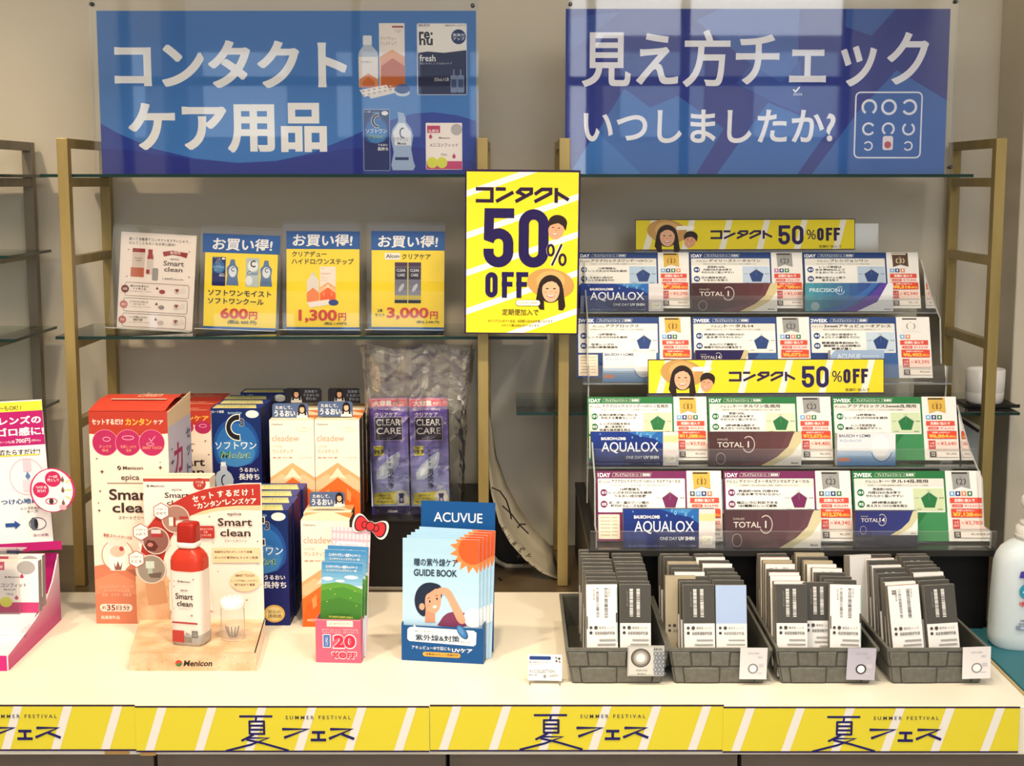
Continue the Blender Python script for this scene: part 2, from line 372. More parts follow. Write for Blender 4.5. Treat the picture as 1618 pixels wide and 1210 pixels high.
MB().box(0, .6, -.36, .04, .76, TZ, M_('#2f6f7c', .45)).build('tabletop', t, None, .002)
for x in (.03, .54):
    for y in (-.33, -.02): MB().box(x, x + .04, y, y + .04, 0, .76, M_('#8d8d8b', .4)).build('leg', t)

# ================================================================ brass shelf units
def shelf_unit(name, label, XL, XRr, mat, zr, gl):
    t = thing(name, label, 'shelf', (0, 2.865, TZ)); top = .895
    for x in (XL, XRr):
        if x is None: continue
        for y in (0, .29): MB().box(x - .0105, x + .0105, y, y + .024, 0, top, mat).build('post', t, None, .001)
        for z in zr: MB().box(x - .009, x + .009, .024, .29, z - .009 - TZ, z + .009 - TZ, mat).build('crossbar', t, None, .0008)
    for (x0, x1, z, y0, y1) in gl:
        MB().box(x0, x1, y0 - 2.865, y1 - 2.865, z - TZ, z - TZ + .006, GLASS, side=GEDGE, front=GEDGE).build('glass_shelf', t)
    return t
ZR = [1.686, 1.610, 1.456, 1.290]
Z2 = 1.300; ZT = 1.620
xl = PY(98, 222, 2.868).x; xr = PY(763.5, 600, 2.868).x; xa = PY(890.5, 600, 2.868).x; xb = PY(1579, 300, 2.868).x
shelf_unit('shelf_unit', 'brass framed glass shelf unit under the blue care-goods poster', xl, xr, BRASS, ZR + [ZZ(668, 2.9), ZZ(788, 2.9)], [(PY(85, 535, 2.875).x, PY(865, 535, 2.875).x, Z2, 2.885, 3.15), (PY(60, 275, 2.875).x, PY(800, 275, 2.875).x, ZT, 2.885, 3.155)])
shelf_unit('shelf_unit', 'brass framed glass shelf unit behind the stepped rack of lens cards', xa, xb, BRASS, ZR + [ZZ(656, 2.9) - .012], [(PY(840, 275, 2.875).x, PY(1541, 275, 2.875).x, ZT, 2.885, 3.155), (PY(816, 645, 2.9).x, PY(1612, 645, 2.9).x, ZZ(656, 2.9), 2.9, 3.175)])
x57 = PY(45, 300, 3.158).x
shelf_unit('shelf_unit', 'bronze framed glass shelf unit cut off at the picture edge', x57, x57 - .62, BRASS2, ZR + [1.125, ZZ(788, 2.9)], [(-1.75, PY(57, 275, 3.158).x + .02, ZT, 2.885, 3.155)] + [(-1.75, PY(u, v, 3.158).x, z, 2.885, 3.155) for u, v, z in ((82, 398, 1.4605), (91, 517, 1.2945), (95, 633, 1.133))])

# ================================================================ big posters in clear acrylic
BOLT = M_('#4a4a48', .3, .8)
def acrylic_sign(name, label, box, holder, Y, zb, art, mat='#3f75b6', dots=(), cover=True, cat='poster'):
    M, W, H = fit(box[0], box[2], box[1], Y, zb); t = thing(name, label, cat, M)
    # paper sheet
    MB().box(-W / 2, W / 2, 0, .0008, 0, H, mat).build('sheet', t)
    A = Art(box, W, H); art(A); A.done(t)
    q = lambda u, v: hit(M, u, v)
    a, b = q(holder[0], holder[1]), q(holder[2], holder[1])
    MB().box(a.x, b.x, .003, .006, 0, a.z, ACRYL, top=ACRYL2, side=ACRYL2).build('back_plate', t)
    MB().box(a.x, b.x, -.0075, -.0055, 0, a.z, SHEET if cover else ACRYL, top=ACRYL2, side=ACRYL2).build('cover_plate', t)
    for u, v in dots:
        p = q(u, v); MB().lathe([(.004, -.0), (.004, .012), (.0025, .0145)], BOLT, 14).build('bolt', t, Matrix.Translation((p.x, .004, p.z)) @ Matrix.Rotation(R(90), 4, 'X'))
    return t
def c3box(A, x0, y0, x1, y1):
    w, h = x1 - x0, y1 - y0; X = lambda a: x0 + w * a; Y = lambda a: y0 + h * a
    A.rect(x0, y0, x1, y1, '#132a66'); A.ell(X(.5), Y(.36), w * .46, h * .27, '#1d4d96'); A.ell(X(.5), Y(.36), w * .41, h * .22, '#2a69ae'); A.ell(X(.5), Y(.42), w * .36, h * .13, '#3f80bd')
    A.poly([(X(a), Y(b)) for a, b in ((0, .50), (.25, .54), (.5, .555), (.8, .52), (1, .42), (1, 1), (0, 1))], '#171f60')
    A.arc(X(.55), Y(.18), w * .20, h * .095, 80, 280, w * .12, '#e9e6df'); A.arc(X(.55), Y(.18), w * .20, h * .095, 84, 276, w * .085, '#1c1a1c')
    A.text('3', X(.575), Y(.095), X(.67), Y(.17), '#e9e6df', .03); A.text('3', X(.58), Y(.098), X(.665), Y(.167), '#1c1a1c', .015); A.text('ソフトワン', X(.08), Y(.315), X(.9), Y(.385), '#e8eef4', .012)
    A.text('Moist', X(.18), Y(.405), X(.78), Y(.475), '#dcead8', .02, slant=.25); A.text('Moist', X(.18), Y(.405), X(.78), Y(.475), '#1e7040', .0, slant=.25)
    A.ell(X(.83), Y(.055), w * .13, h * .036, '#f2efe6'); A.text('ロート製薬', X(.03), Y(.02), X(.27), Y(.045), '#dfe6ee', .01); A.text('ROHTO', X(.35), Y(.035), X(.62), Y(.055), '#9fc4e4', .02)
    A.text('うるおい', X(.55), Y(.56), X(.93), Y(.60), '#f2f2f2', .02); A.text('長持ち', X(.53), Y(.615), X(.95), Y(.675), '#f2f2f2', .02)
def cleabox(A, x0, y0, x1, y1, c1='#f6b27c', c2='#f0702e'):
    w, h = x1 - x0, y1 - y0; X = lambda a: x0 + w * a; Y = lambda a: y0 + h * a
    P = lambda L, c: A.poly([(X(a), Y(b)) for a, b in L], c)
    P([(0, .58), (.5, .43), (1, .58), (1, 1), (0, 1)], c1); P([(0, .62), (.25, .545), (.5, .58), (.75, .545), (1, .62), (1, .7), (0, .7)], '#f9c79c')
    P([(.3, .6), (.5, .48), (.7, .6), (.5, .57)], '#fbe7cd'); P([(0, .74), (.5, .58), (1, .74), (1, 1), (0, 1)], c2); P([(0, .92), (.1, .79), (.5, .70), (.9, .79), (1, .92), (1, 1), (0, 1)], '#ee6522' if c2 == '#f0702e' else c2)
    P([(.2, .74), (.3, .69), (.3, .8), (.22, .83)], '#f39a5c'); P([(.8, .74), (.7, .69), (.7, .8), (.78, .83)], '#f39a5c')
    A.text('Ophtecs', X(.05), Y(.035), X(.3), Y(.055), '#6a5a52', .02); A.text('cleadew', X(.05), Y(.15), X(.66), Y(.215), '#d79c84', .004); A.text('ハイドロ:', X(.06), Y(.255), X(.28), Y(.28), '#dc9a74', .008)
    A.text('ワンステップ', X(.06), Y(.295), X(.52), Y(.335), '#d58a62', .01); A.text('消毒・洗浄・すすぎ・保存', X(.06), Y(.37), X(.5), Y(.388), '#c76a4e', .02); A.text('ソフトコンタクト用', X(.62), Y(.37), X(.92), Y(.388), '#c79a86', .01)
    A.arc(X(.76), Y(.07), w * .17, h * .045, 0, 180, w * .006, '#d8cf8a'); A.text('うるおい', X(.68), Y(.068), X(.86), Y(.085), '#cabf80', .01)
def art_left(A):
    A.lv = 8; A.grad(152, 17, 750, 272, '#3f74b6', '#3d7cc2', 6)
    A.xf(.3832, 140, 0)
    w1 = [(30, 500), (100, 540), (250, 605), (420, 645), (600, 663), (760, 655), (900, 625), (1050, 565), (1200, 500), (1330, 462), (1420, 455), (1520, 468), (1600, 492)]
    A.poly(w1 + [(1600, 720), (30, 720)], '#27409a', clip=True)
    w2 = [(30, 603), (160, 612), (300, 632), (450, 652), (600, 664), (760, 656), (900, 632), (1050, 606), (1200, 597), (1350, 598), (1480, 622), (1600, 668)]
    A.poly(w2 + [(1600, 720), (30, 720)], '#25308c', clip=True)
    A.text('コンタクト', 97, 163, 1062, 357, WHITE, .036); A.text('ケア用品', 147, 417, 974, 622, WHITE, .036)
    # printed product pictures (crop of 560,20 at .2066)
    A.xf(.20661, 560, 20)
    A.rrect(62, 170, 130, 245, 10, '#e6e4e2'); A.poly([(70, 240), (122, 240), (170, 290), (178, 330), (176, 560), (28, 560), (24, 330), (32, 290)], '#b9c4cf'); A.rect(28, 330, 174, 560, '#ece4dc'); A.poly([(30, 500), (100, 455), (174, 500), (174, 560), (30, 560)], '#d98a54'); A.poly([(55, 520), (100, 480), (150, 520), (150, 558), (55, 558)], '#c86a34')
    A.text('クリアデュー', 45, 360, 130, 378, '#7a6a62', .02)
    A.rect(186, 78, 382, 570, '#f0e6da'); A.poly([(190, 330), (285, 275), (382, 330), (382, 555), (190, 575)], '#e6a878'); A.poly([(200, 400), (288, 340), (380, 400), (382, 552), (195, 572)], '#c4672e'); A.text('クリアデュー\nワンステップ', 196, 178, 318, 245, '#a58a7a', .01); A.rect(286, 98, 372, 112, '#a2522a'); A.poly([(298, 125), (366, 125), (335, 160)], '#ddd3c6')
    A.poly([(30, 580), (240, 540), (262, 585), (65, 632)], '#ede6dd'); A.poly([(90, 610), (290, 560), (310, 600), (120, 645)], '#e4dcd2')
    for i in range(12): A.ell(60 + (i % 6) * 42, 590 + (i // 6) * 28 - (i % 6) * 8, 12, 7, '#c0a890', n=10)
    A.ell(362, 600, 56, 28, '#cfd6de'); A.ell(362, 572, 58, 36, '#2e4a86')
    A.rrect(475, 78, 860, 618, 14, '#b9c6d8'); A.rrect(480, 83, 855, 612, 12, '#f1ece4'); A.poly([(482, 300), (560, 290), (680, 300), (855, 280), (855, 612), (482, 612)], '#1d2348')
    A.text('re·', 492, 140, 598, 200, '#2a2320', .03); A.text('nu', 494, 192, 598, 244, '#2a2320', .03); A.ell(795, 180, 56, 56, '#1e3260'); A.text('洗浄力\nアップ', 750, 155, 842, 207, '#e2e6ec', .02); A.text('fresh', 496, 315, 618, 365, '#eeeeee', .015)
    A.text('目にやさしくうるおいケア', 498, 372, 745, 388, '#b8c0d0', .01); A.text('355mL×2本', 608, 482, 722, 516, '#c8c8c8', .01); A.text('BAUSCH', 492, 84, 575, 104, '#443c3a', .02); A.text('消毒成分がしっかりケア', 690, 90, 850, 102, '#6a5a4a', .02)
    for x in (732, 785): A.rrect(x, 468, x + 52, 600, 10, '#7488a8'); A.rrect(x + 6, 500, x + 46, 560, 4, '#3a4a78'); A.rect(x + 20, 425, x + 32, 470, '#6a7a98')
    A.rrect(55, 722, 262, 1195, 10, '#8fa3c8'); c3box(A, 60, 730, 257, 1190)
    A.poly([(322, 745), (370, 755), (385, 790), (385, 820), (425, 870), (442, 930), (425, 1030), (442, 1120), (455, 1160), (440, 1190), (280, 1190), (270, 1150), (290, 1050), (270, 950), (280, 880), (325, 820), (328, 780)], '#9fb4d2'); A.poly([(330, 830), (375, 830), (425, 900), (425, 1000), (300, 1000), (285, 900)], '#e4e8ee')
    A.rect(300, 1090, 405, 1112, '#25305e'); A.arc(362, 905, 22, 36, 70, 290, 9, '#1e2230'); A.text('ソフトワン', 290, 940, 402, 968, '#2a3460', .01); A.text('Moist', 320, 974, 388, 996, '#26365e', .02)
    A.rrect(538, 828, 820, 1185, 8, '#f3ebe6'); A.rect(542, 1120, 818, 1182, '#c74474'); A.rect(550, 850, 650, 905, '#c43c64'); A.text('防腐剤', 562, 878, 636, 900, WHITE, .02); A.ell(776, 880, 44, 44, '#b9b4b4'); A.text('メニコンフィット', 568, 984, 788, 1012, '#5a4644', .016); A.text('15mL', 656, 1060, 704, 1078, '#5a4644', .01); A.text('Menicon', 640, 935, 724, 950, '#5a4644', .02)
    for x in (588, 662): A.ell(x, 1132, 42, 42, '#d8dc48')
    for x, y in ((576, 935), (756, 1085)): A.ell(x, y, 13, 15, '#c0436a'); A.poly([(x - 10, y - 6), (x, y - 26), (x + 10, y - 6)], '#c0436a')
acrylic_sign('poster', 'long blue poster with white lettering and pictures of care bottles', (152, 17, 752, 272), (142, 1, 756, 272), 2.91, ZT + .006, art_left, dots=((146, 7), (747, 9)))
def art_right(A):
    A.xf(1, 0, 0); A.rect(894, 14, 1502, 273, '#27378c'); A.xf(.4623, 870, 0)
    A.poly([(65, 600), (255, 298), (345, 362), (440, 322), (600, 432), (500, 600)], '#2f64ae', clip=True); A.poly([(60, 600), (160, 440), (330, 600)], '#3a74ba', clip=True)
    A.poly([(570, 600), (750, 345), (830, 375), (960, 440), (850, 600)], '#3468b2', clip=True); A.poly([(498, 70), (580, 30), (850, 30), (850, 230), (795, 278), (690, 215)], '#3a5eaa', clip=True)
    A.poly([(690, 215), (795, 278), (860, 200), (860, 380), (760, 340), (640, 280)], '#314f9f', clip=True); A.poly([(900, 600), (1060, 378), (1190, 235), (1390, 350), (1390, 600)], '#3264ae', clip=True)
    A.poly([(1010, 30), (1180, 30), (1100, 120), (1010, 90)], '#3c62ac', clip=True); A.poly([(60, 60), (240, 40), (60, 180)], '#33509e', clip=True)
    A.text('見え方チェック', 108, 100, 1298, 292, '#eeedf2', .020); A.text('いつしましたか?', 115, 368, 985, 482, '#eeedf2', .020)
    for p in ((1053, 310, 1281, 532),):
        a, b, c, d = p; r = 16; pts = []
        for cx, cy, a0 in ((c - r, b + r, -90), (c - r, d - r, 0), (a + r, d - r, 90), (a + r, b + r, 180)): pts += [(cx + r * cos(R(a0 + 22.5 * i)), cy + r * sin(R(a0 + 22.5 * i))) for i in range(5)]
        A.stroke(pts, 5, '#e6e8f2', True)
    for j, (y, rr) in enumerate(((360, 23), (434, 19), (492, 14))):
        for i, x in enumerate((1100, 1168, 1238)):
            g = ((90, -1, 180), (0, 90, -90), (180, None, 180))[j][i]
            if (j, i) == (2, 1): A.rrect(x - 18, y - 34, x + 18, y + 14, 8, '#e9dfe8'); A.ell(x, y - 4, 12, 12, '#b5505c'); continue
            if g == -1: A.arc(x, y, rr, rr, 0, 360, rr * .36, '#e6e8f2')
            else: A.arc(x, y, rr, rr, g + 32, g + 328, rr * .36, '#e6e8f2')
    A.stroke([(836, 300), (844, 308), (858, 292)], 5, '#ffffff'); A.text('ZENLINE', 836, 313, 868, 321, '#dfe2f2', .01)
acrylic_sign('poster', 'long navy poster with white lettering and a ring eye-test chart', (894, 14, 1502, 272), (897, -4, 1514, 272), 2.91, ZT + .006, art_right, '#27378c', dots=((901, 7), (1509, 3), (1500, 264)))

# yellow centre poster ------------------------------------------------------------------
YEL = '#efdc2c'
def art_yellow(A):
    A.xf(.2397, 720, 250); A.rect(73, 90, 812, 1150, YEL)
    A.win = (737.5, 271.6, 914.6, 525.6)
    for y in (215, 490, 737, 992, 1245): A.poly([(68, y + 42), (68, y), (815, y - 264), (815, y - 222)], '#fffdf0', clip=True)
    A.win = None
    kontakuto(A, 131, 192, 748, 290, '#2a1238', 1.25); fifty(A, 182, 328, 622, 720, 76, '#1f1250'); 
    A.arc(633, 600, 22, 34, 0, 360, 15, '#fffbe0'); A.stroke([(706, 560), (642, 700)], 26, '#fffbe0'); A.arc(633, 600, 20, 34, 0, 360, 16, '#2a1238'); A.arc(712, 662, 20, 34, 0, 360, 16, '#2a1238'); A.stroke([(706, 560), (642, 700)], 15, '#2a1238')
    off(A, 198, 746, 486, 918, 38, '#1f1250'); man(A, 672, 452, 1.0); girl(A, 635, 850, 1.0)
    A.rrect(402, 930, 568, 970, 19, '#5a4a30'); A.rrect(405, 932, 566, 968, 18, '#fffdf0'); A.text('CONTACT LENSES', 425, 942, 550, 956, '#7a6a50', .01); A.text('定期便加入で', 313, 990, 557, 1033, '#3a2a28', .005)
    A.text('※クリアコンタクト全品、初回購入分のみ対象となります', 220, 1062, 652, 1080, '#6a5c20', .01); A.text('※ライト類は40%OFFとなります', 312, 1092, 562, 1108, '#6a5c20', .01)
M, W, H = fit(735, 917.5, 268, 2.815, PY(820, 527.5, 2.815).z, roll=.5)
t = thing('poster', 'upright yellow poster with two smiling faces, fixed between the brass posts', 'poster', M)
MB().box(-W / 2, W / 2, 0, .008, 0, H, '#241048').build('board', t, None, .0008)
for dx in (-.055, .055): MB().box(dx - .006, dx + .006, .008, .049, H - .03, H - .012, M_('#8a8a86', .3, .8)).build('clip', t)
A = Art((735, 268, 917.5, 527.5), W, H); A.r0 = A.r; art_yellow(A); A.done(t)

# ================================================================ promotional strips along the counter edge
tmpl = None
STRIP = [('yellow festival strip on the counter edge, first and cut off by the picture', -252, 1113, 1186), ('yellow festival strip on the counter edge below the red capped bottle', 213, 1115, 1188), ('yellow festival strip on the counter edge below the blue booklet stand', 679, 1113, 1187), ('yellow festival strip on the counter edge below the grey baskets', 1143, 1116, 1189)]
for i, (lab, u0, v0, v1) in enumerate(STRIP):
    u1 = u0 + 465 + (4 if i == 3 else 0); Ys = YF - .004 - .0012 * (i % 2); zb = PY(800, v1, Ys).z; M, W, H = fit(u0, u1, v0, Ys, zb)
    t = thing('promo_strip', lab, 'sign', M, 'yellow strips along the counter edge'); n = 40; f = lambda x: .0008 * sin(x * 23 + i * 1.7) * (1 if i in (1,) else .4) - .0009
    # gently wavy paper, lettering carried on the same sheet
    mb = MB(); X = [-W / 2 + W * k / n for k in range(n + 1)]
    mb.add([(x, f(x) * .0, z) for z in (0, H) for x in X] + [(x, .0006, z) for z in (0, H) for x in X],
           [(k, k + 1, k + n + 2, k + n + 1) for k in range(n)] + [(k + 2 * n + 2, k + 3 * n + 3, k + 3 * n + 4, k + 2 * n + 3) for k in range(n)] + [(0, n + 1, 3 * n + 3, 2 * n + 2), (n, 3 * n + 2, 4 * n + 3, 2 * n + 1), ] + [(k, k + 2 * n + 2, k + 2 * n + 3, k + 1) for k in range(n)] + [(k + n + 1, k + n + 2, k + 3 * n + 4, k + 3 * n + 3) for k in range(n)], '#e6d53a')
    mb.build('sheet', t)
    A = Art((u0, v0, u1, v1), W, H); A.xf(1, u0, v0)
    for k in range(7):
        x = 37 + 79 * k; A.poly([(x, 0), (x + 14, 0), (x - 10, v1 - v0), (x - 24, v1 - v0)], '#efe9e0', clip=True)
    A.rect(0, 0, u1 - u0, 2.6, '#2c1c4c'); A.rect(0, v1 - v0 - 2.6, u1 - u0, v1 - v0, '#2c1c4c')
    A.xf(1, u0, v0); fuyu(A, -213, -75 - 0, .5, '#241e60'); A.text('S U M M E R   F E S T I V A L', 238, 15.2, 341, 21, '#4a4050', .012); A.done(t)
    if i in (0, 1): MB().box(-W / 2 + .006 if i else W / 2 - .05, -W / 2 + .03 if i else W / 2 - .012, .0006, .001, -.006, .004, '#b08a52').build('tape', t)

# ================================================================ small price signs on the glass shelf
def small_sign(lab, box, hold, art, roll, sheet, yaw=0):
    zb = Z2 + .0065; M, W, H = fit(box[0], box[2], box[1], 3.0, zb, tilt=6, roll=roll); H = hit(M, (box[0] + box[2]) / 2, box[1]).z
    t = thing('price_sign', lab, 'sign', M, 'small signs on the glass shelf'); MB().box(-W / 2, W / 2, 0, .0006, .002, H, sheet).build('sheet', t)
    A = Art(box, W, H); A.xf(.3461, 170, 340); art(A); A.done(t)
    a, b = hit(M, hold[0], hold[1]), hit(M, hold[2], hold[1])
    MB().box(a.x, b.x, .001, .0025, 0, a.z, ACRYL, top=ACRYL2, side=ACRYL2).build('back_plate', t); MB().box(a.x, b.x, -.004, -.0028, 0, a.z * .97, SHEET, top=ACRYL2, side=ACRYL2).build('cover_plate', t)
    MB().box(a.x, b.x, -.045, -.004, .0001, .0018, ACRYL, front=ACRYL2).build('foot_plate', t); return t
NV, YS, RD = '#265a9e', '#f8dc34', '#d04a2c'
def art_s1(A):
    A.text('誤って消毒液でコンタクトをすすいじゃう…', 100, 107, 384, 122, '#3a2c2a', .012); A.text('なんてこともなくなる安心設計!', 100, 126, 312, 140, '#3a2c2a', .012)
    A.rect(118, 158, 176, 292, '#d9c8bd'); A.rect(118, 158, 176, 176, '#9c3a36'); A.rect(114, 248, 174, 292, '#c06a4c'); A.text('Smart\nclean', 130, 200, 164, 218, '#5a3a36', .01)
    A.rrect(186, 180, 216, 278, 6, '#d6c9c0'); A.poly([(186, 205), (192, 178), (210, 178), (216, 205)], '#a63c38'); A.rect(190, 160, 210, 178, '#a63c38'); A.rect(184, 255, 200, 275, '#a0403a'); A.rrect(212, 246, 240, 305, 8, '#9d9690')
    A.poly([(256, 168), (300, 160), (340, 165), (372, 168), (366, 192), (338, 184), (300, 180), (262, 190)], '#9c3b38'); A.text('新発売', 290, 163, 338, 177, '#f4d8d0', .02)
    A.text('epica', 292, 195, 332, 205, '#5a4642', .01); A.text('Smart', 262, 209, 356, 232, '#4a3a36', .012); A.text('clean', 266, 238, 350, 259, '#4a3a36', .012); A.text('1,300円', 262, 288, 308, 300, '#4a3a36', .006); A.text('(税込1,430円)', 312, 291, 356, 299, '#7a6a62', .01)
    for i, (y, tt) in enumerate(((350, '菌の力を考えた\nシャボン玉'), (423, '使いやすさにこだわった\nスマートケース'), (495, 'レンズ内側にふれずに\n着脱が可能'))):
        a, b, c, d, r = 92 - i * 3, y - 31, 384 - i * 4, y + 31, 9; pts = []
        for cx, cy, a0 in ((c - r, b + r, -90), (c - r, d - r, 0), (a + r, d - r, 90), (a + r, b + r, 180)): pts += [(cx + r * cos(R(a0 + 30 * q)), cy + r * sin(R(a0 + 30 * q))) for q in range(4)]
        A.stroke(pts, 2, '#8a746c', True); A.ell(a, y, 18, 18, ('#7a3832', '#c47a70', '#b86a62')[i]); A.text(('殺菌', '簡単', '清潔')[i], a - 10, y - 6, a + 10, y + 6, '#f4dcd4', .01)
        A.text(tt, 116, y - 20, 200, y + 2, '#4a3a36', .01); A.text('レンズに触れない新しいケアの形です', 116, y + 6, 214, y + 12, '#9a8a82', .0)
        A.ell(262, y + 6, 14, 10, ('#a03c38', '#8f8580', '#c9b8ae')[i]); A.poly([(232, y - 4), (246, y - 4), (239, y - 18)], '#7a3a36'); A.ell(330, y, 14, 14, '#d9ccc2'); A.poly([(320, y - 10), (340, y - 10), (330, y + 8)], '#8c3a36'); A.ell(358, y - 4, 12, 12, '#e8dcd2')
    for x, y in ((100, 166), (98, 292), (378, 162), (382, 280)): A.ell(x, y, 3, 3, '#5a3a36', n=6)
def header(A, x0, x1, y0, y1, yb, tx0, tx1, ty0, ty1):
    A.rect(x0, y0, x1, y1, NV); A.rect(x0, yb, x1, yb + 20, NV, clip=True); A.text('お買い得!', tx0, ty0, tx1, ty1, WHITE, .024, slant=.08)
def art_s2(A):
    header(A, 436, 790, 88, 176, 520, 482, 754, 106, 164)
    A.r = A.r; c3box(A, 482, 196, 543, 330); 
    for x, c in ((548, '#5d7aa6'), (702, '#5f7ca2')): A.poly([(x + 18, 205), (x + 36, 205), (x + 40, 228), (x + 54, 246), (x + 50, 280), (x + 56, 326), (x, 326), (x + 4, 280), (x, 246), (x + 14, 228)], c); A.ell(x + 28, 262, 18, 26, '#dfe5ea'); A.text('C', x + 20, 240, x + 36, 262, '#2a3048', .02)
    A.rect(636, 196, 697, 330, '#b9c4c4'); A.ell(668, 232, 24, 26, '#e6e9e6'); A.text('C', 656, 206, 680, 240, '#33373f', .03); A.text('Cool', 642, 256, 690, 276, '#3a6a9a', .02, slant=.2); A.ell(652, 302, 16, 22, '#e2e6e8')
    A.text('ソフトワンモイスト', 466, 348, 755, 376, '#2c2822', .022); A.text('ソフトワンクール', 466, 386, 722, 414, '#2c2822', .022)
    A.text('600', 525, 432, 652, 482, RD, .035); A.text('円', 656, 446, 694, 482, RD, .03); A.text('(税込 660 円)', 560, 487, 692, 508, '#2c2822', .02)
def art_s3(A):
    header(A, 816, 1152, 73, 156, 520, 846, 1118, 86, 144); A.text('クリアデュー', 842, 166, 1000, 192, '#2c2822', .022); A.text('ハイドロ:ワンステップ', 840, 200, 1124, 228, '#2c2822', .022)
    A.rect(970, 238, 1042, 405, '#f4e6d8'); cleabox(A, 970, 238, 1042, 405); A.rect(930, 266, 946, 280, '#dad6d0'); A.poly([(928, 280), (948, 280), (966, 305), (966, 402), (910, 402), (910, 305)], '#e4ddd4'); A.poly([(910, 360), (938, 336), (966, 360), (966, 402), (910, 402)], '#ee8a50')
    A.poly([(910, 405), (1010, 390), (1030, 412), (925, 430)], '#efe8df'); A.ell(1032, 405, 23, 14, '#2c4687'); A.text('1,300', 872, 438, 1048, 500, RD, .035); A.text('円', 1054, 454, 1090, 490, RD, .03); A.text('(税込 1,430円)', 990, 496, 1092, 511, '#2c2822', .02)
def art_s4(A):
    header(A, 1204, 1540, 73, 162, 520, 1236, 1508, 92, 150); A.rect(1266, 174, 1336, 206, '#f2efe4'); A.text('Alcon', 1272, 180, 1332, 198, '#1c1c1c', .02); A.text('クリアケア', 1344, 178, 1476, 204, '#2c2822', .022)
    for x in (1312, 1374): A.rect(x, 218, x + 58, 408, '#5f5a68'); A.grad(x, 300, x + 58, 395, '#77788a', '#8f93a4', 4); A.rect(x, 218, x + 58, 236, '#4a2a44'); A.rect(x + 4, 244, x + 54, 296, '#2a2430'); A.text('CLEAR\nCARE', x + 8, 248, x + 50, 284, '#d8d4dc', .02); A.ell(x + 30, 336, 8, 22, '#c4c8d2', rot=30); A.rect(x, 372, x + 58, 392, '#c9b84a'); A.rect(x, 394, x + 58, 408, '#1e1a22')
    A.text('2本\nセット', 1222, 434, 1268, 472, '#2c2822', .02); A.text('3,000', 1276, 428, 1468, 486, RD, .035); A.text('円', 1474, 446, 1510, 482, RD, .03); A.text('(税込 3,300 円)', 1412, 489, 1516, 503, '#2c2822', .02)
pt = lambda x, y: (170 + x * .3461, 340 + y * .3461)
small_sign('white leaflet sign with three outlined steps and a maroon ribbon', (*pt(62, 84), *pt(408, 538)), (*pt(30, 38), *pt(425, 538)), art_s1, 3.2, '#f3e7dc')
small_sign('yellow price sign reading 600 yen with two bottle pairs', (*pt(448, 92), *pt(780, 535)), (*pt(430, 46), *pt(795, 535)), art_s2, 2.0, YS)
small_sign('yellow price sign reading 1,300 yen with an orange box', (*pt(817, 74), *pt(1150, 535)), (*pt(800, 24), *pt(1165, 535)), art_s3, .3, YS)
small_sign('yellow price sign reading 3,000 yen with two purple boxes', (*pt(1206, 74), *pt(1538, 535)), (*pt(1186, 30), *pt(1541, 535)), art_s4, .4, YS)

# ================================================================ cartons
def carton(name, label, cat, group, u0, u1, vT, Y, zb, D, side, top, body=WHITE, yaw=0, tilt=0, roll=0, W=None, H=None, bevel=.0012):
    M, w_, h_ = fit(u0, u1, vT, Y, zb, yaw, tilt, roll); W = W or w_; H = H or h_
    t = thing(name, label, cat, M, group); MB().box(-W / 2, W / 2, 0, D, 0, H, body, top=top, side=side).build('box', t, None, bevel)
    return t, W, H
def on_side(W, D): return Matrix.Translation((W / 2, D / 2, 0)) @ Matrix.Rotation(R(90), 4, 'Z')
def on_top(H): return Matrix.Translation((0, 0, H)) @ Matrix.Rotation(R(-90), 4, 'X')
RISER_Z = .943
# riser of black board behind the boxes
a, b = PY(292, 830, 2.85).x, PY(752, 830, 2.85).x
t = thing('display_riser', 'low black display riser carrying the back row of care boxes', 'riser', ((a + b) / 2, 2.843, TZ))
h = (b - a) / 2; BLK = M_('#15110f', .35)
MB().box(-h, h, -.003, .355, RISER_Z - TZ - .006, RISER_Z - TZ - .0005, BLK).build('top_board', t, None, .001); MB().box(-h, h, 0, .008, .004, RISER_Z - TZ - .006, BLK).build('front_board', t)
MB().box(-h, h, -.006, .004, 0, .005, M_('#8d8578', .3)).build('base_strip', t)
for s_ in (-1, 1): MB().box(s_ * h - .004, s_ * h + .004, .008, .355, 0, RISER_Z - TZ - .006, BLK).build('side_board', t)

# blue lens-solution boxes ---------------------------------------------------------
BLU = M_('#1c2566', .3)
def c3_art(A):
    c3box(A, 0, 0, 100, 182); A.poly([(6, 118), (10, 110), (17, 106), (17, 98), (30, 98), (30, 106), (38, 112), (43, 122), (40, 140), (42, 178), (8, 178), (9, 140)], '#b4c0ce'); A.rect(18, 92, 28, 99, '#dfe5ea'); A.arc(25, 124, 6, 9, 80, 280, 2.6, '#2a3048'); A.rect(12, 150, 38, 170, '#6d86b4')
    A.ell(72, 163, 19, 14, '#d8b05a'); A.ell(72, 163, 15, 11, '#e8cf8e'); A.text('安心の\n透明感', 60, 157, 85, 170, '#6a4a20', .01)
def c3_top(A):
    A.rect(0, 0, 100, 30, '#20307c'); A.grad(4, 6, 92, 30, '#b4bf86', '#f6df9a', 6); A.poly([(80, 0), (100, 0), (100, 30), (92, 30)], '#26388a'); A.text('ソフトワンモイスト', 20, 10, 78, 16, '#5a7a4a', .01); A.text('うるおい長持ち', 22, 20, 76, 26, '#b89a4a', .01)
def c3_side(A): A.rect(0, 0, 30, 182, '#1b2160'); A.text('ソ\nフ\nト\nワ\nン', 11, 34, 20, 92, '#5a6aa8', .01); A.text('Moist', 6, 120, 26, 128, '#4a6a9a', .01, slant=.2)
DC = .058
M, WC, HC = fit(367, 454.5, 806, D(988), TZ); 
base = thing('solution_box', 'blue lens-solution box in the lower stack, foremost one', 'box', M, 'blue boxes in the lower stack')
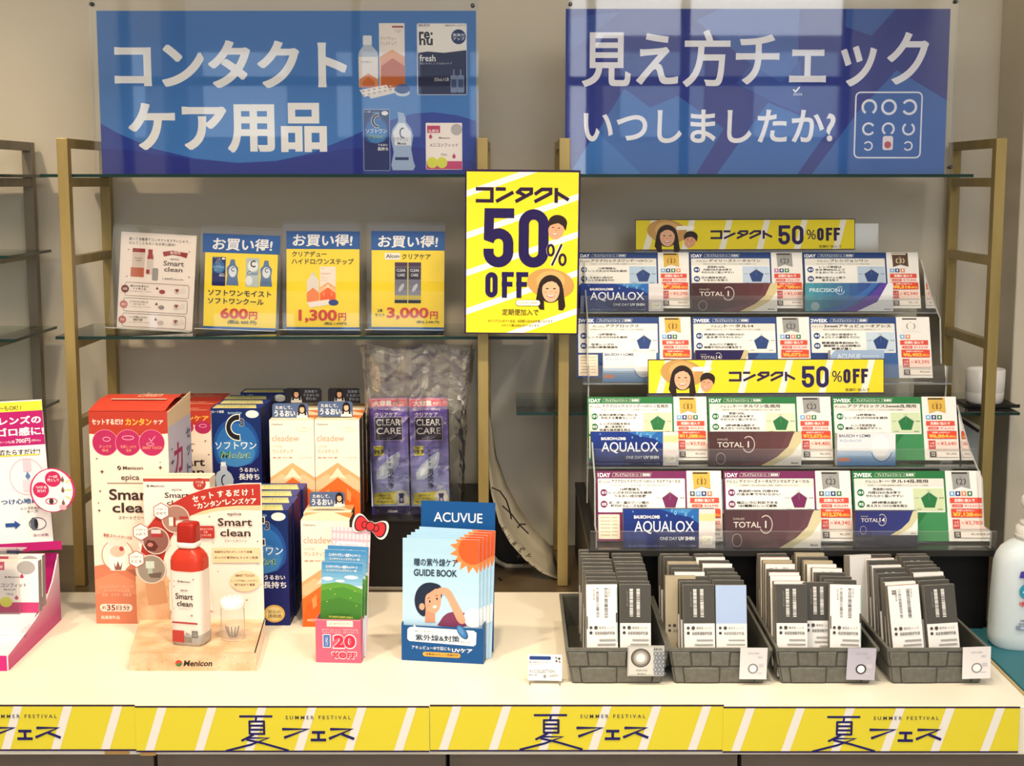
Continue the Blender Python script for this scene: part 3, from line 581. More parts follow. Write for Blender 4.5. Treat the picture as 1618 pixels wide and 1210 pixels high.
MB().box(-WC / 2, WC / 2, 0, DC, 0, HC, BLU).build('box', base, None, .001)
A = Art((0, 0, 100, 182), WC, HC); c3_art(A); A.done(base)
A = Art((0, 0, 100, 30), WC, DC); c3_top(A); A.done(base, on_top(HC)); A = Art((0, 0, 30, 182), DC, HC); c3_side(A); A.done(base, on_side(WC, DC))
nth = ['foremost', 'second', 'third', 'fourth', 'fifth', 'sixth', 'seventh', 'eighth', 'ninth', 'tenth', 'eleventh', 'twelfth', 'thirteenth']
b0 = base.matrix_world.translation
for i in range(1, 4): dup(base, b0 + Vector((.004 * (i % 2) - .002, .0605 * i, 0)), 'blue lens-solution box in the lower stack, %s from the front' % nth[i])
M, _, _ = fit(333, 411, 645, 2.892, RISER_Z)
for i in range(4):
    p = M.translation + Vector((.003 * (i % 2), .0605 * i, 0)); 
    if i == 3: p += Vector((.022, .012, .004))
    dup(base, p, ('blue lens-solution box fronting the stack on the black riser', 'blue lens-solution box on the riser, second from the front', 'blue lens-solution box on the riser, third from the front', 'blue lens-solution box at the very back of the riser, beside its stack')[i], 'blue boxes on the riser')
# orange and cream boxes -------------------------------------------------------------
DD = .062
M, WD, HD = fit(475, 552, 822, D(990), TZ)
cb = thing('solution_box', 'cream and orange care box standing behind the pink leaflet stand', 'box', M, 'cream and orange boxes')
MB().box(-WD / 2, WD / 2, 0, DD, 0, HD, '#f6ecdf', side='#4c423c', top='#f6ead8').build('box', cb, None, .001)
A = Art((0, 0, 100, 215), WD, HD); A.rect(0, 0, 100, 215, '#fbf0e0'); cleabox(A, 0, 0, 100, 215); A.text('60日分', 10, 198, 30, 204, '#f8e8d8', .02); A.done(cb)
A = Art((0, 0, 100, 40), WD, DD); A.rect(0, 0, 100, 40, '#f7e2c4'); A.poly([(60, 0), (100, 0), (100, 30)], '#ef8a48'); A.poly([(0, 0), (30, 0), (0, 18)], '#f1a468'); A.done(cb, on_top(HD))
c0 = cb.matrix_world.translation
dup(cb, c0 + Vector((-.004, .065, 0)), 'cream and orange care box hidden behind its twin by the blue stack')
Mu, _, _ = fit(425.5, 496, 666, 2.85, RISER_Z); Mv, _, _ = fit(497, 567.5, 666, 2.85, RISER_Z)
for k, (mm, nm) in enumerate(((Mu, 'beside the blue stack on the riser'), (Mv, 'beside the bagged purple boxes on the riser'))):
    for i in range(3): dup(cb, mm.translation + Vector((0, .066 * i + (.02 if i == 2 else 0), 0)), 'cream and orange care box %s, %s' % (nm, ('front one', 'middle one', 'back one')[i]))
def topper(label, u0, u1, v0, v1, Y, dark, person_u):
    M, W, H = fit(u0, u1, v0, Y, PY((u0 + u1) / 2, v1, Y).z); t = thing('header_card', label, 'card', M, 'header cards on the cream boxes')
    r = .006; pts = []
    for cx, cz, a0 in ((W / 2 - r, H - r, 90), (-W / 2 + r, H - r, 180)): pts += [(cx + r * cos(R(a0 - (90 if a0 == 90 else 90) + 30 * q)), cz + r * sin(R(a0 - 90 + 30 * q))) for q in range(4)]
    MB().prism([(-W / 2, 0), (W / 2, 0)] + pts, 0, .0008, '#2a2a34' if dark else '#51658c').build('card', t)
    A = Art((u0, v0, u1, v1), W, H); x = person_u
    A.poly([(x - 9, v1), (x - 7, v1 - 9), (x + 7, v1 - 9), (x + 9, v1)], '#e8e2dc' ); A.ell(x, v0 + 9, 6, 8, '#1c1614'); A.poly([(x - 6, v0 + 9), (x + 6, v0 + 9), (x + 7, v1 - 4), (x + 4, v1 - 4), (x + 3, v0 + 12), (x - 3, v0 + 12), (x - 4, v1 - 4), (x - 7, v1 - 4)], '#1c1614'); A.ell(x, v0 + 10, 3.6, 5, SKIN); A.rect(x - 3.8, v0 + 3.6, x + 3.8, v0 + 6.4, '#1c1614')
    if dark: A.text('洗浄液で\nうるおいは\n変わる!', x + 11, v0 + 3, x + 36, v1 - 4, '#9aa4b4', .01)
    else: A.text('ためして、', u0 + 5, v0 + 4, u0 + 32, v0 + 9.5, '#f0ede8', .02); A.text('うるおい', u0 + 3, v0 + 11, u0 + 36, v0 + 21, '#f4f2ee', .03)
    A.done(t); return t
topper('blue header card on the cream box beside the blue stack', 430, 487, 637, 660, 2.875, False, 477)
topper('blue header card on the cream box beside the purple boxes', 502, 557, 634, 658, 2.875, False, 547)
topper('black header card behind the blue one, beside the blue stack', 450, 508, 613, 636, 3.02, True, 468)
topper('black header card behind the blue one, beside the plastic bag', 518, 569, 613, 637, 3.02, True, 536)
topper('blue header card on the cream box behind the pink leaflet stand', 489, 545, 777, 800, 2.665, False, 536)

# purple boxes in a clear bag ---------------------------------------------------------
def cc_art(A):
    A.xf(1, 0, 0); A.grad(0, 0, 264, 330, '#54309a', '#8278c0', 8); A.grad(0, 330, 264, 760, '#8278c0', '#bccbe8', 10); A.rect(0, 0, 264, 54, '#e0365e'); A.rect(0, 0, 264, 10, '#d87aa0')
    A.text('大容量', 28, 14, 156, 50, WHITE, .035); A.text('サイズ', 162, 24, 222, 48, WHITE, .03); A.text('480mL', 150, 62, 216, 80, '#e6dcee', .02); A.text('消毒・すすぎ・保存', 26, 66, 130, 76, '#cdbcdc', .01)
    A.text('クリアケア', 36, 92, 196, 122, WHITE, .02); A.rect(34, 122, 226, 276, '#cfc6da'); A.rect(37, 125, 223, 273, '#241a34'); A.text('CLEAR', 46, 136, 212, 178, WHITE, .012); A.text('CARE', 46, 192, 214, 234, WHITE, .012)
    A.arc(90, 210, 110, 60, 10, 75, 3, '#b8b0c8'); A.arc(60, 215, 120, 50, 20, 80, 3, '#8a809c')
    A.poly([(22, 314), (92, 308), (88, 340), (98, 370), (24, 376), (30, 340)], '#f0e44a'); A.text('消毒力', 30, 316, 80, 328, '#2a2030', .02); A.text('99.9', 24, 334, 92, 366, '#2a2030', .03)
    A.poly([(40, 530), (36, 490), (70, 440), (140, 380), (196, 348), (206, 370), (190, 440), (140, 500), (90, 530)], '#c9d4e4'); A.poly([(60, 510), (80, 450), (150, 390), (190, 370), (170, 430), (120, 490)], '#e6ecf2')
    for x, y, r in ((40, 560, 7), (150, 540, 8), (170, 580, 6), (185, 500, 8), (60, 410, 6), (90, 600, 8), (200, 450, 6), (120, 560, 5), (50, 470, 7)): A.ell(x, y, r, r, '#7f90bc', n=10); A.ell(x - 1.5, y - 1.5, r * .5, r * .5, '#d4dcec', n=8)
    for k, ch in enumerate('おまかせ'): A.text(ch, 122, 330 + k * 30, 142, 352 + k * 30, '#2c2a4c', .02)
    for k, ch in enumerate('泡洗浄'): A.text(ch, 116, 458 + k * 46, 158, 500 + k * 46, '#2c2a4c', .02)
    A.poly([(20, 620), (240, 604), (262, 660), (262, 690), (14, 694)], '#efe04c'); A.text('泡パワーで\nつけおき洗い', 44, 628, 140, 662, '#3a3450', .02); A.text('医薬部外品', 36, 670, 150, 684, '#4a4460', .01)
    A.ell(208, 652, 48, 52, '#e9e4d8'); A.rect(190, 622, 226, 640, '#2a2658'); A.poly([(194, 640), (222, 640), (226, 688), (190, 688)], '#2a2658'); A.ell(208, 664, 10, 12, '#c0b8d8')
    A.rect(0, 706, 264, 760, '#2b1f5a'); A.text('Alcon', 108, 728, 178, 748, WHITE, .025)
WP = .0775; HP = .212
M, _, _ = fit(583, 643.5, 629, 2.89, RISER_Z, tilt=3, roll=-1)
M2 = M.copy(); H0 = hit(M, 613, 629).z; WP = (hit(M, 643.5, 629) - hit(M, 583, 629)).x
cc = thing('solution_box', 'purple care box in the clear bag, beside the cream boxes', 'box', M, 'purple boxes in the clear bag')
MB().box(-WP / 2, WP / 2, 0, .062, 0, H0, '#3c2474', top='#4a2a70', side='#33205e').build('box', cc, None, .001)
A = Art((0, 0, 264, 760), WP, H0); cc_art(A); A.done(cc)
M3 = M.copy(); M3.translation += Vector((WP + .0035, 0, 0)); dup(cc, None, 'purple care box in the clear bag, beside the brass post', None, M3)
# the bag
bc = (M.translation.x + M3.translation.x) / 2 + .012; t = thing('plastic_bag', 'crumpled clear plastic bag around the two purple boxes', 'bag', (bc, 2.925, RISER_Z))
rings = []; n = 56; zt = PY(650, 549, 2.91).z - RISER_Z
rnd = [[random.uniform(-1, 1) for _ in range(n)] for _ in range(34)]
for k in range(34):
    f = k / 33; z = f * zt; wx = .093 + .006 * f + .022 * max(0, f - .45); wy = .046 - .036 * max(0, (f - .62) / .38) ** 1.0
    ring = []
    for i in range(n):
        a = 2 * pi * i / n; q = (abs(cos(a)) ** 5 + abs(sin(a)) ** 5) ** (-.2)
        cr = .0045 * sin(7 * a + 9 * f * (1 + .4 * sin(3 * a))) + .003 * rnd[k][i] + .005 * sin(13 * a - 6 * f)
        am = .35 + 1.3 * f
        ring.append((q * cos(a) * (wx + cr * .5 * am), q * sin(a) * wy + cr * am * (1 if abs(sin(a)) > .3 else .4), z + .006 * sin(5 * a + 1) * f * f))
    rings.append(ring)
mb = MB(); mb.loops(rings[:22], FILM, cap=False, smooth=False); mb.loops(rings[21:], FILM2, cap=False, smooth=False); mb.build('film', t)

# ================================================================ white and red care boxes, display stand with the bottle
CR, INK, MG = '#b23a2c', '#3c2c28', '#b02a5c'
def sparkle(A, L, col='#5a3a34'):
    for x, y, r in L: A.poly([(x, y - r), (x + r * .25, y - r * .25), (x + r, y), (x + r * .25, y + r * .25), (x, y + r), (x - r * .25, y + r * .25), (x - r, y), (x - r * .25, y - r * .25)], col)
def logo(A, x, y, s, col=INK):
    A.ell(x + s * .5, y + s * .5, s * .5, s * .5, col, n=12); A.stroke([(x + s * .15, y + s * .8), (x + s * .85, y + s * .25)], s * .14, '#f3ece4'); A.text('Menicon', x + s * 1.4, y + s * .1, x + s * 6.2, y + s * .9, col, .02)
def jumbo_art(A):
    A.rect(0, 0, 300, 810, '#f0dfce'); A.rect(0, 0, 300, 82, CR); A.poly([(0, 82), (300, 82), (300, 60), (150, 95), (0, 84)], CR)
    A.text('セットするだけ', 12, 28, 132, 50, '#f6dcd0', .03); A.text('カンタン', 140, 25, 240, 52, '#f8b040', .036); A.text('ケア', 246, 31, 284, 48, '#f6dcd0', .03)
    for x in (60, 148, 238): A.ell(x, 117, 50, 50, '#d98aa0'); A.ell(x, 117, 48, 48, MG)
    A.arc(66, 104, 14, 8, 0, 360, 2.5, '#f0a8c0'); A.arc(148, 98, 22, 7, 180, 360, 2.5, '#f0a8c0'); A.arc(148, 98, 22, 8, 0, 180, 2.5, '#f0a8c0'); A.stroke([(228, 100), (236, 112), (252, 92)], 2.5, '#f0a8c0'); A.arc(232, 122, 14, 5, 0, 360, 2, '#f0a8c0')
    A.text('タンパク\n除去', 36, 126, 84, 152, '#e8907a', .02); A.text('色素しっかり\n洗浄', 118, 126, 178, 152, '#e8907a', .02); A.text('SMART TOUCH', 202, 130, 276, 141, '#e8907a', .02)
    logo(A, 102, 204, 16, '#4a3a34'); A.text('epica', 116, 238, 186, 264, '#5a4842', .012); A.rect(62, 268, 218, 271, '#8a6a50')
    A.text('Smart', 68, 292, 236, 334, INK, .02); A.text('clean', 78, 344, 232, 382, INK, .02); A.text('スマートクリーン', 100, 394, 212, 408, '#5a4842', .01)
    sparkle(A, [(26, 177, 5), (44, 226, 9), (268, 210, 9), (268, 190, 4), (34, 300, 6), (28, 374, 7), (26, 345, 4)])
    A.poly([(0, 588), (60, 576), (120, 590), (180, 574), (240, 586), (300, 572), (300, 810), (0, 810)], '#cc7a5c'); A.poly([(0, 640), (80, 610), (170, 650), (300, 600), (300, 660), (180, 700), (60, 680), (0, 700)], '#d48a68'); A.poly([(120, 600), (300, 590), (300, 650), (180, 640)], '#a9664c')
    A.ell(92, 545, 62, 62, '#c4776c'); A.ell(92, 545, 59, 59, '#f3e4d4'); A.rrect(60, 500, 124, 604, 10, '#f8f0e8'); A.rrect(56, 484, 128, 512, 8, '#ecd8cc'); A.ell(92, 530, 30, 22, '#e2bca8'); A.poly([(76, 570), (84, 590), (92, 566), (100, 590), (110, 570), (104, 602), (80, 602)], '#8a5a50'); A.ell(108, 520, 9, 9, '#b04444')
    A.text('専用 スマートケース付', 40, 466, 150, 480, '#a84a3c', .02, rot=-6); A.text('コールドクリア・タンパク\nコンタクトレンズ用\n洗浄・すすぎ・消毒液', 16, 660, 150, 704, '#e8b098', .01)
    A.rrect(16, 733, 142, 762, 14, '#f4e2d2'); A.text('約', 24, 740, 40, 755, '#9a4a38', .02); A.text('35', 42, 736, 76, 759, '#8a3a2c', .03); A.text('日分', 80, 738, 132, 758, '#8a3a2c', .02); A.text('医薬部外品', 20, 778, 92, 792, '#f4dcc8', .025)
def jumbo_side(A):
    A.rect(0, 0, 120, 810, '#cfcbe2'); A.rect(0, 0, 120, 60, '#ecd0ae'); 
    for k, c in enumerate('カンタン'): A.text(c, 26, 140 + 150 * k, 72, 262 + 150 * k, MG, .03)
    for k, c in enumerate('セットするだけ'): A.text(c, 92, 110 + 70 * k, 114, 150 + 70 * k, '#4a4a78', .02)
    sparkle(A, [(18, 200, 12), (16, 150, 6), (14, 520, 9)])
DJ = .175
t, W, H = carton('carton', 'large white and orange display carton with a red lid', 'box', None, 139.5, 264, 650, D(985), TZ, DJ, '#cfcbe2', CR, '#f0dfce', yaw=-1)
JA = t; A = Art((0, 0, 300, 810), W, H); jumbo_art(A); A.done(t); A = Art((0, 0, 120, 810), DJ, H); jumbo_side(A); A.done(t, on_side(W, DJ))
# raised lid with an open side
M = Matrix.Translation((0, 0, H))
mb = MB(); sec = [(0.0, 0), (.03, .006), (.075, .012), (.13, .012), (DJ, .002)]
mb.add([(x, y, z + .0008) for y, z in sec for x in (-W / 2, W / 2 - .004)], [(2 * k, 2 * k + 1, 2 * k + 3, 2 * k + 2) for k in range(4)], '#c2402e'); mb.build('lid', t, M)
A = Art((0, 0, 300, 100), W, DJ); A.rect(50, 60, 265, 66, '#f0c8b4'); A.text('clean', 130, 16, 222, 46, '#e8a890', .02); A.done(t, Matrix.Translation((0, 0, .013)) @ on_top(H))
MB().prism([(0, 0), (DJ, 0), (DJ, .014), (.0, .001)], 0, .001, '#ecd4b4').build('flap', t, Matrix.Translation((W / 2 + .001, 0, H - .002)) @ Matrix.Rotation(R(90), 4, 'Z'))
# medium boxes on the riser behind it
def mid_art(A):
    A.rect(0, 0, 100, 260, '#eddccc'); A.rect(0, 0, 100, 34, CR); A.text('カンタンケア', 8, 10, 96, 24, '#f5b04a', .03)
    for x in (16, 50, 84): A.ell(x, 40, 16, 16, MG); A.arc(x, 36, 7, 4, 0, 360, 1.2, '#f0a8c0')
    logo(A, 30, 78, 6); A.text('epica', 34, 92, 64, 104, '#5a4842', .012); A.text('Smart', 14, 116, 86, 137, INK, .02); A.text('clean', 16, 142, 84, 160, INK, .02); A.text('スマートクリーン', 26, 168, 74, 174, '#5a4842', .01)
    A.rect(0, 200, 100, 260, '#cc7a5c'); sparkle(A, [(88, 74, 3), (94, 108, 3), (8, 150, 3), (90, 180, 3)])
MM, Wm, Hm = fit(252, 333, 655, 2.885, RISER_Z); Hm = .212
t = thing('care_box', 'white and red care box on the riser behind the large carton', 'box', MM, 'red topped boxes on the riser')
MB().box(-Wm / 2, Wm / 2, 0, .06, 0, Hm, '#eddccc', top='#b8392c', side='#e5d6ca').build('box', t, None, .001); A = Art((0, 0, 100, 260), Wm, Hm); mid_art(A); A.done(t)
A = Art((0, 0, 100, 60), Wm, .06); A.rect(0, 0, 100, 60, '#bd4030'); A.rect(10, 42, 90, 46, '#f0c0a8'); A.text('Smart clean', 30, 14, 70, 28, '#e8a890', .02); A.done(t, on_top(Hm))
dup(t, MM.translation + Vector((0, .066, .003)), 'white and red care box on the riser, second behind the large carton'); dup(t, MM.translation + Vector((.003, .135, .008)), 'white and red care box on the riser, third and against the wall')
# slim white boxes
def slim_art(A):
    A.rect(0, 0, 104, 260, '#f4e6de'); A.rect(0, 0, 104, 5, '#b8483c'); A.ell(88, 9, 10, 10, '#b03c34'); A.text('ソフト用\nケア', 82, 4, 94, 14, '#f4dcd4', .02)
    logo(A, 5, 10, 4.5); A.text('epica', 44, 16, 60, 21.5, '#6a5650', .01); A.text('Smart', 33, 23, 71, 32, INK, .016); A.text('clean', 36, 36, 69, 44, INK, .016); A.text('カンタン', 12, 63, 18, 100, '#6a5650', .01)
t, Ws, Hs = carton('care_box', 'slim white care box standing in front of the large carton', 'box', 'slim white boxes', 226, 331, 756, D(985) - .06, TZ, .05, '#efdccf', '#f3e0d0', '#f4e6de'); A = Art((0, 0, 104, 260), Ws, Hs); slim_art(A); A.done(t)
A = Art((0, 0, 104, 20), Ws, .05); A.rect(0, 0, 104, 20, '#f3ddca'); A.rect(1, 8, 103, 9, '#c89a84'); A.done(t, on_top(Hs))
# (a second one close behind would meet the carton; the pair is told by its seam on the lid)

SX = thing('display_stand', 'cut-out card stand with splash print carrying the red capped bottle', 'stand', (PY(312, 1000, 2.44).x, D(1060), TZ))
S0 = SX.matrix_world.translation
YT = D(1060); YB, ZB = YT + .19, TZ + .031
fb = frame(Vector((S0.x, YB, ZB))); loc = lambda u, v: hit(fb, u, v)
# backdrop card (die-cut outline)
out = [(418, 763), (418, 985), (228, 985), (226, 960), (231, 925), (220, 915), (217, 898), (224, 884), (217, 876), (219, 868), (226, 868), (222, 852), (217, 845), (217, 834), (228, 826), (240, 832), (250, 818), (249, 806), (262, 794), (274, 802), (276, 800), (300, 784), (330, 772), (365, 766), (390, 763)]
cx0, cx1, cy0, cy1 = 210, 425, 755, 985
a = loc(cx0, cy1); b = loc(cx1, cy1); top = loc(317, cy0); Wb = b.x - a.x; Hb = top.z - loc(317, cy1).z; cxm = (a.x + b.x) / 2; zoff = loc(317, cy1).z
AM = Matrix.Translation((cxm, YB - YT, ZB - TZ + zoff))
A = Art((cx0, cy0, cx1, cy1), Wb, Hb); A.lv = 0
mb = MB(); mb.prism([(A.m(u, v)[0], A.m(u, v)[2]) for u, v in out], 0.0, .0015, '#f1e2d8'); mb.build('backdrop_card', SX, AM)
A.lv = 8; A.xf(.1488, 200, 740)
RDS = '#b5352c'; SANDP = noise_mat('splash_card_print', '#bd8a60', '#dcb48e', 30, .45, 0, 0, (1, 1, 1), 8)
A.poly([(1455, 163), (1455, 388), (1200, 392), (1000, 410), (850, 445), (720, 495), (640, 560), (560, 640), (500, 740), (450, 850), (420, 950), (400, 1050), (180, 880), (200, 780), (255, 620), (340, 520), (420, 440), (540, 360), (680, 285), (850, 225), (1050, 185), (1250, 168)], RDS)
A.poly([(1455, 388), (1200, 392), (1000, 410), (850, 445), (730, 495), (850, 480), (1000, 445), (1200, 432), (1455, 440)], '#ecc79c')
for k, (ch, x, y) in enumerate((('セ', 770, 320), ('ッ', 855, 300), ('ト', 940, 280), ('す', 1035, 268), ('る', 1120, 262), ('だ', 1205, 256), ('け', 1295, 252), ('!', 1375, 245))): w_, h_ = (6, 34) if ch == '!' else (24, 22) if ch == 'ッ' else (22, 34) if ch == 'ト' else (32, 34); A.text(ch, x - w_, y - h_ + (10 if ch == 'ッ' else 0), x + w_, y + h_ + (6 if ch == 'ッ' else 0), '#fbeee6', .035, rot=9 - k)
for k, (ch, x, y) in enumerate((('“', 765, 385), ('カ', 815, 392), ('ン', 885, 380), ('タ', 950, 370), ('ン', 1015, 362), ('”', 1065, 340), ('レ', 1115, 350), ('ン', 1185, 346), ('ズ', 1250, 342), ('ケ', 1318, 342), ('ア', 1382, 342))): A.text(ch, x - (29 if ch not in '“”' else 12), y - (30 if ch not in '“”' else 10), x + (29 if ch not in '“”' else 12), y + (30 if ch not in '“”' else 10), '#fbeee6', .03, rot=8 - k * .7)
A.text('epica', 1102, 460, 1252, 500, '#5a4842', .012); A.text('Smart', 1000, 520, 1362, 605, INK, .016); A.text('clean', 1022, 635, 1342, 715, INK, .016); A.text('スマートクリーン', 1065, 745, 1300, 775, '#5a4842', .01)
A.rect(935, 835, 1440, 992, '#ecd0a8'); A.text('長期的な汚れがしっかり消毒', 955, 865, 1355, 890, '#5a4038', .02); A.text('タンパク質汚れもスッキリ洗浄', 955, 925, 1415, 952, '#5a4038', .02)
A.ell(1270, 1190, 160, 110, '#ecd0a8'); A.text('SMART TOUCH', 1170, 1115, 1370, 1142, '#7a4a40', .03); A.text('レンズ内面にふれずに', 1125, 1172, 1405, 1196, '#5a4038', .01); A.text('取り出せて清潔', 1160, 1212, 1375, 1240, '#5a4038', .02)
sparkle(A, [(915, 505, 13), (945, 778, 9), (1415, 765, 13), (1410, 1008, 9), (990, 1085, 9), (1445, 1225, 8), (1285, 1390, 14), (500, 810, 8), (1430, 495, 7)])
A.poly([(120, 1130), (300, 1180), (420, 1120), (480, 1180), (470, 1640), (120, 1640)], SANDP); A.poly([(220, 1210), (420, 1180), (450, 1420), (240, 1450)], '#c48f68')
A.poly([(470, 1200), (900, 1240), (930, 1500), (470, 1500)], '#f4e8de')
for x, y, r, c in ((562, 530, 150, '#a47c70'), (345, 758, 145, '#8a5c54'), (288, 1060, 155, '#93887c')):
    A.ell(x, y, r, r, '#d9c6ba'); A.ell(x, y, r - 12, r - 12, c)
A.ell(600, 570, 70, 28, '#dcd4cc'); A.rect(490, 510, 535, 600, '#e2dcd6'); A.rect(535, 510, 560, 610, '#9c2e2c'); A.rect(600, 500, 695, 530, '#a83a36')
A.poly([(230, 800), (260, 750), (330, 760), (370, 820), (330, 870), (250, 860)], '#5c2c28'); A.ell(285, 800, 30, 22, '#c07a70'); A.rect(300, 680, 420, 720, '#a8343a'); A.rect(300, 640, 400, 682, '#d8c8c4')
A.rect(230, 975, 320, 1050, '#c4d0c4'); A.rect(250, 1050, 300, 1120, '#a8b4a8'); A.poly([(250, 1110), (400, 1090), (380, 1150), (280, 1150)], '#6a5a52')
for (x, y, a_, b_) in ((412, 447, 'STEP 1', 'のせて'), (190, 665, 'STEP 2', '入れて'), (135, 952, 'STEP 3', 'とじる')):
    P = lambda r: [(x + r * cos(R(30 + 60 * q)), y + r * sin(R(30 + 60 * q))) for q in range(6)]
    A.poly(P(94), '#a85a4c'); A.poly(P(84), '#f8efe8'); A.text(a_, x - 55, y - 32, x + 48, y - 14, '#6a4a42', .01); A.text(b_, x - 55, y + 8, x + 55, y + 38, '#4a342e', .02)
A.rrect(780, 600, 965, 730, 12, '#b0332e'); A.text('つめかえいらずの\n便利\nワンタッチ式', 795, 620, 948, 712, '#f0c8c0', .01)
A.done(SX, AM)
# base tray: sloping floor, front lip, sides
lipa, lipb = PY(205, 1063, YT).x - S0.x, PY(405, 1058, YT).x - S0.x; bx0, bx1 = PY(222, 990, YB).x - S0.x, PY(420, 990, YB).x - S0.x
SAND, SNOW = noise_mat('splash_print', '#c9a078', '#e0c6a6', 26, .45, 0, 0, (1, 1, 1), 8), '#f3e2cf'
mb = MB(); xm = lipb - .025; xmb = bx1 - .06
mb.add([(lipa, .002, .031), (lipb, .002, .031), (bx1, .19, .031), (bx0, .19, .031)], [(0, 1, 2, 3)], SAND); mb.add([(lipa, .002, .0295), (lipb, .002, .0295), (bx1, .19, .0295), (bx0, .19, .0295)], [(3, 2, 1, 0)], SNOW); mb.build('tray_top', SX)
mb = MB(); mb.add([(lipa, 0, 0), (lipb, 0, 0), (lipb, 0, .031), (lipa, 0, .031), (lipa, .0015, 0), (lipb, .0015, 0), (lipb, .0015, .031), (lipa, .0015, .031)], [(0, 1, 2, 3), (7, 6, 5, 4), (3, 2, 6, 7), (1, 5, 6, 2), (0, 3, 7, 4)], SAND); mb.build('front_lip', SX)
mb = MB(); mb.add([(lipb - .001, 0, 0), (bx1 - .001, .19, 0), (bx1 - .001, .19, .031), (lipb - .001, 0, .031), (lipb - .003, 0, 0), (bx1 - .003, .19, 0), (bx1 - .003, .19, .031), (lipb - .003, 0, .031)], [(0, 1, 2, 3), (7, 6, 5, 4), (3, 2, 6, 7)], SNOW); mb.build('side_panel', SX)
Wl = lipb - lipa; A = Art((0, 0, 200, 30), Wl, .031); A.ell(78, 17, 5.5, 5.5, '#b8403a'); A.poly([(73, 20), (78, 23), (84, 17), (79, 16)], '#2f7a4a'); A.text('Menicon', 86, 12, 131, 22, '#3a2a24', .03, slant=.2)
for k in range(26): A.ell(random.uniform(4, 196), random.uniform(4, 28), random.uniform(.5, 1.2), random.uniform(.4, .9), random.choice(('#a57c54', '#fbf3e2', '#8a6444')), n=8)
A.done(SX, Matrix.Translation(((lipa + lipb) / 2, 0, 0)))
mb = MB()
for k in range(46):
    f = random.random(); x = random.uniform(lipa + .01, lipb - .03) * (1 - .1 * f); y = .01 + .17 * f; r = random.uniform(.0008, .002)
    mb.lathe([(r, 0), (r * .8, r * .5), (r * .2, r * .7)], '#dcbf98', 8, (x, y)); 
o = mb.build('droplet', SX, Matrix.Translation((0, 0, .031))); o['kind'] = 'stuff'
# bottle
bp = PZ(299, 1020, TZ + .0315); t = thing('lens_solution_bottle', 'white bottle with red shoulders and red square cap in the card stand', 'bottle', frame(Vector((bp.x, bp.y + .022, TZ + .0315)), -14))
mb = MB(); mb.lathe([(.0255, 0), (.0285, .003), (.029, .012), (.029, .130)], M_('#e9dfd6', .35), 40, sq=5, sy=.8); mb.build('label_sleeve', t)
mb = MB(); mb.lathe([(.0292, .1295), (.0292, .145), (.0275, .152), (.022, .160), (.0165, .165), (.0150, .167)], M_('#c23a2a', .25), 40, sq=4, sy=.82); mb.build('shoulder', t)
mb = MB(); mb.lathe([(.0160, .167), (.0175, .168), (.0180, .176), (.0165, .177)], M_('#f4efe8', .3), 36, sq=4, sy=.9); mb.build('collar', t)
mb = MB(); mb.lathe([(.0168, .177), (.0172, .179), (.0165, .204), (.0155, .208), (.012, .2095), (.0005, .2095)], M_('#a8281f', .22), 36, sq=5, sy=.92); mb.build('cap', t)
mb = MB(); mb.lathe([(.0256, .0003), (.0292, .003), (.0294, .020)], ACRYL2, 40, sq=5, sy=.8); mb.build('clear_foot', t)
A = Art((0, 0, 100, 260), .047, .122); A.lv = 30
A.text('Smart', 16, 78, 84, 100, INK, .016); A.text('clean', 21, 106, 82, 126, INK, .016); A.text('epica', 36, 62, 64, 72, '#6a5650', .01); logo(A, 26, 30, 8); A.text('スマートクリーン', 30, 132, 76, 138, '#8a7670', .01)
sparkle(A, [(12, 34, 3), (88, 24, 5), (12, 54, 4), (8, 134, 3), (78, 158, 6)], '#a8505a'); A.rect(0, 184, 100, 190, '#a83a3c'); A.rect(0, 216, 46, 260, '#b8423a'); A.rect(46, 240, 74, 258, '#8f8478'); A.rect(76, 214, 100, 240, '#7a7472'); A.text('ソフト\nレンズ', 82, 220, 96, 234, '#e8e4e0', .01); A.text('240mL', 50, 222, 68, 230, '#6a5650', .01)
A.done(t, Matrix.Translation((0, -.0233, .006)))
# lens case beside the bottle
cp = PZ(365, 1014, TZ + .0315); t = thing('lens_case', 'clear lens case with a white notched cap in the card stand', 'case', (cp.x, cp.y + .02, TZ + .0315))
MB().lathe([(.019, 0), (.020, .004), (.020, .052), (.0185, .055)], clear_mat('case_plastic', haze=.10, ior=1.02), 32).build('cup', t); mb = MB(); mb.lathe([(.0205, .055), (.0215, .057), (.0215, .066), (.018, .071), (.002, .072)], M_('#f7f1ea', .35), 32); mb.build('cap', t)
mb = MB()
for k in range(9): a = 2 * pi * k / 9; mb.box(.013 * cos(a) - .002, .013 * cos(a) + .002, .013 * sin(a) - .002, .013 * sin(a) + .002, .0715, .0735, '#fbf7f2')
mb.build('cap_rib', t)
for k in range(5): a = R(-150 + 30 * k); MB().tube([(.006 * cos(a), .006 * sin(a), .004), (.010 * cos(a), .010 * sin(a), .012), (.013 * cos(a), .013 * sin(a), .024)], .0012, '#8f8a86').build('prong', t)

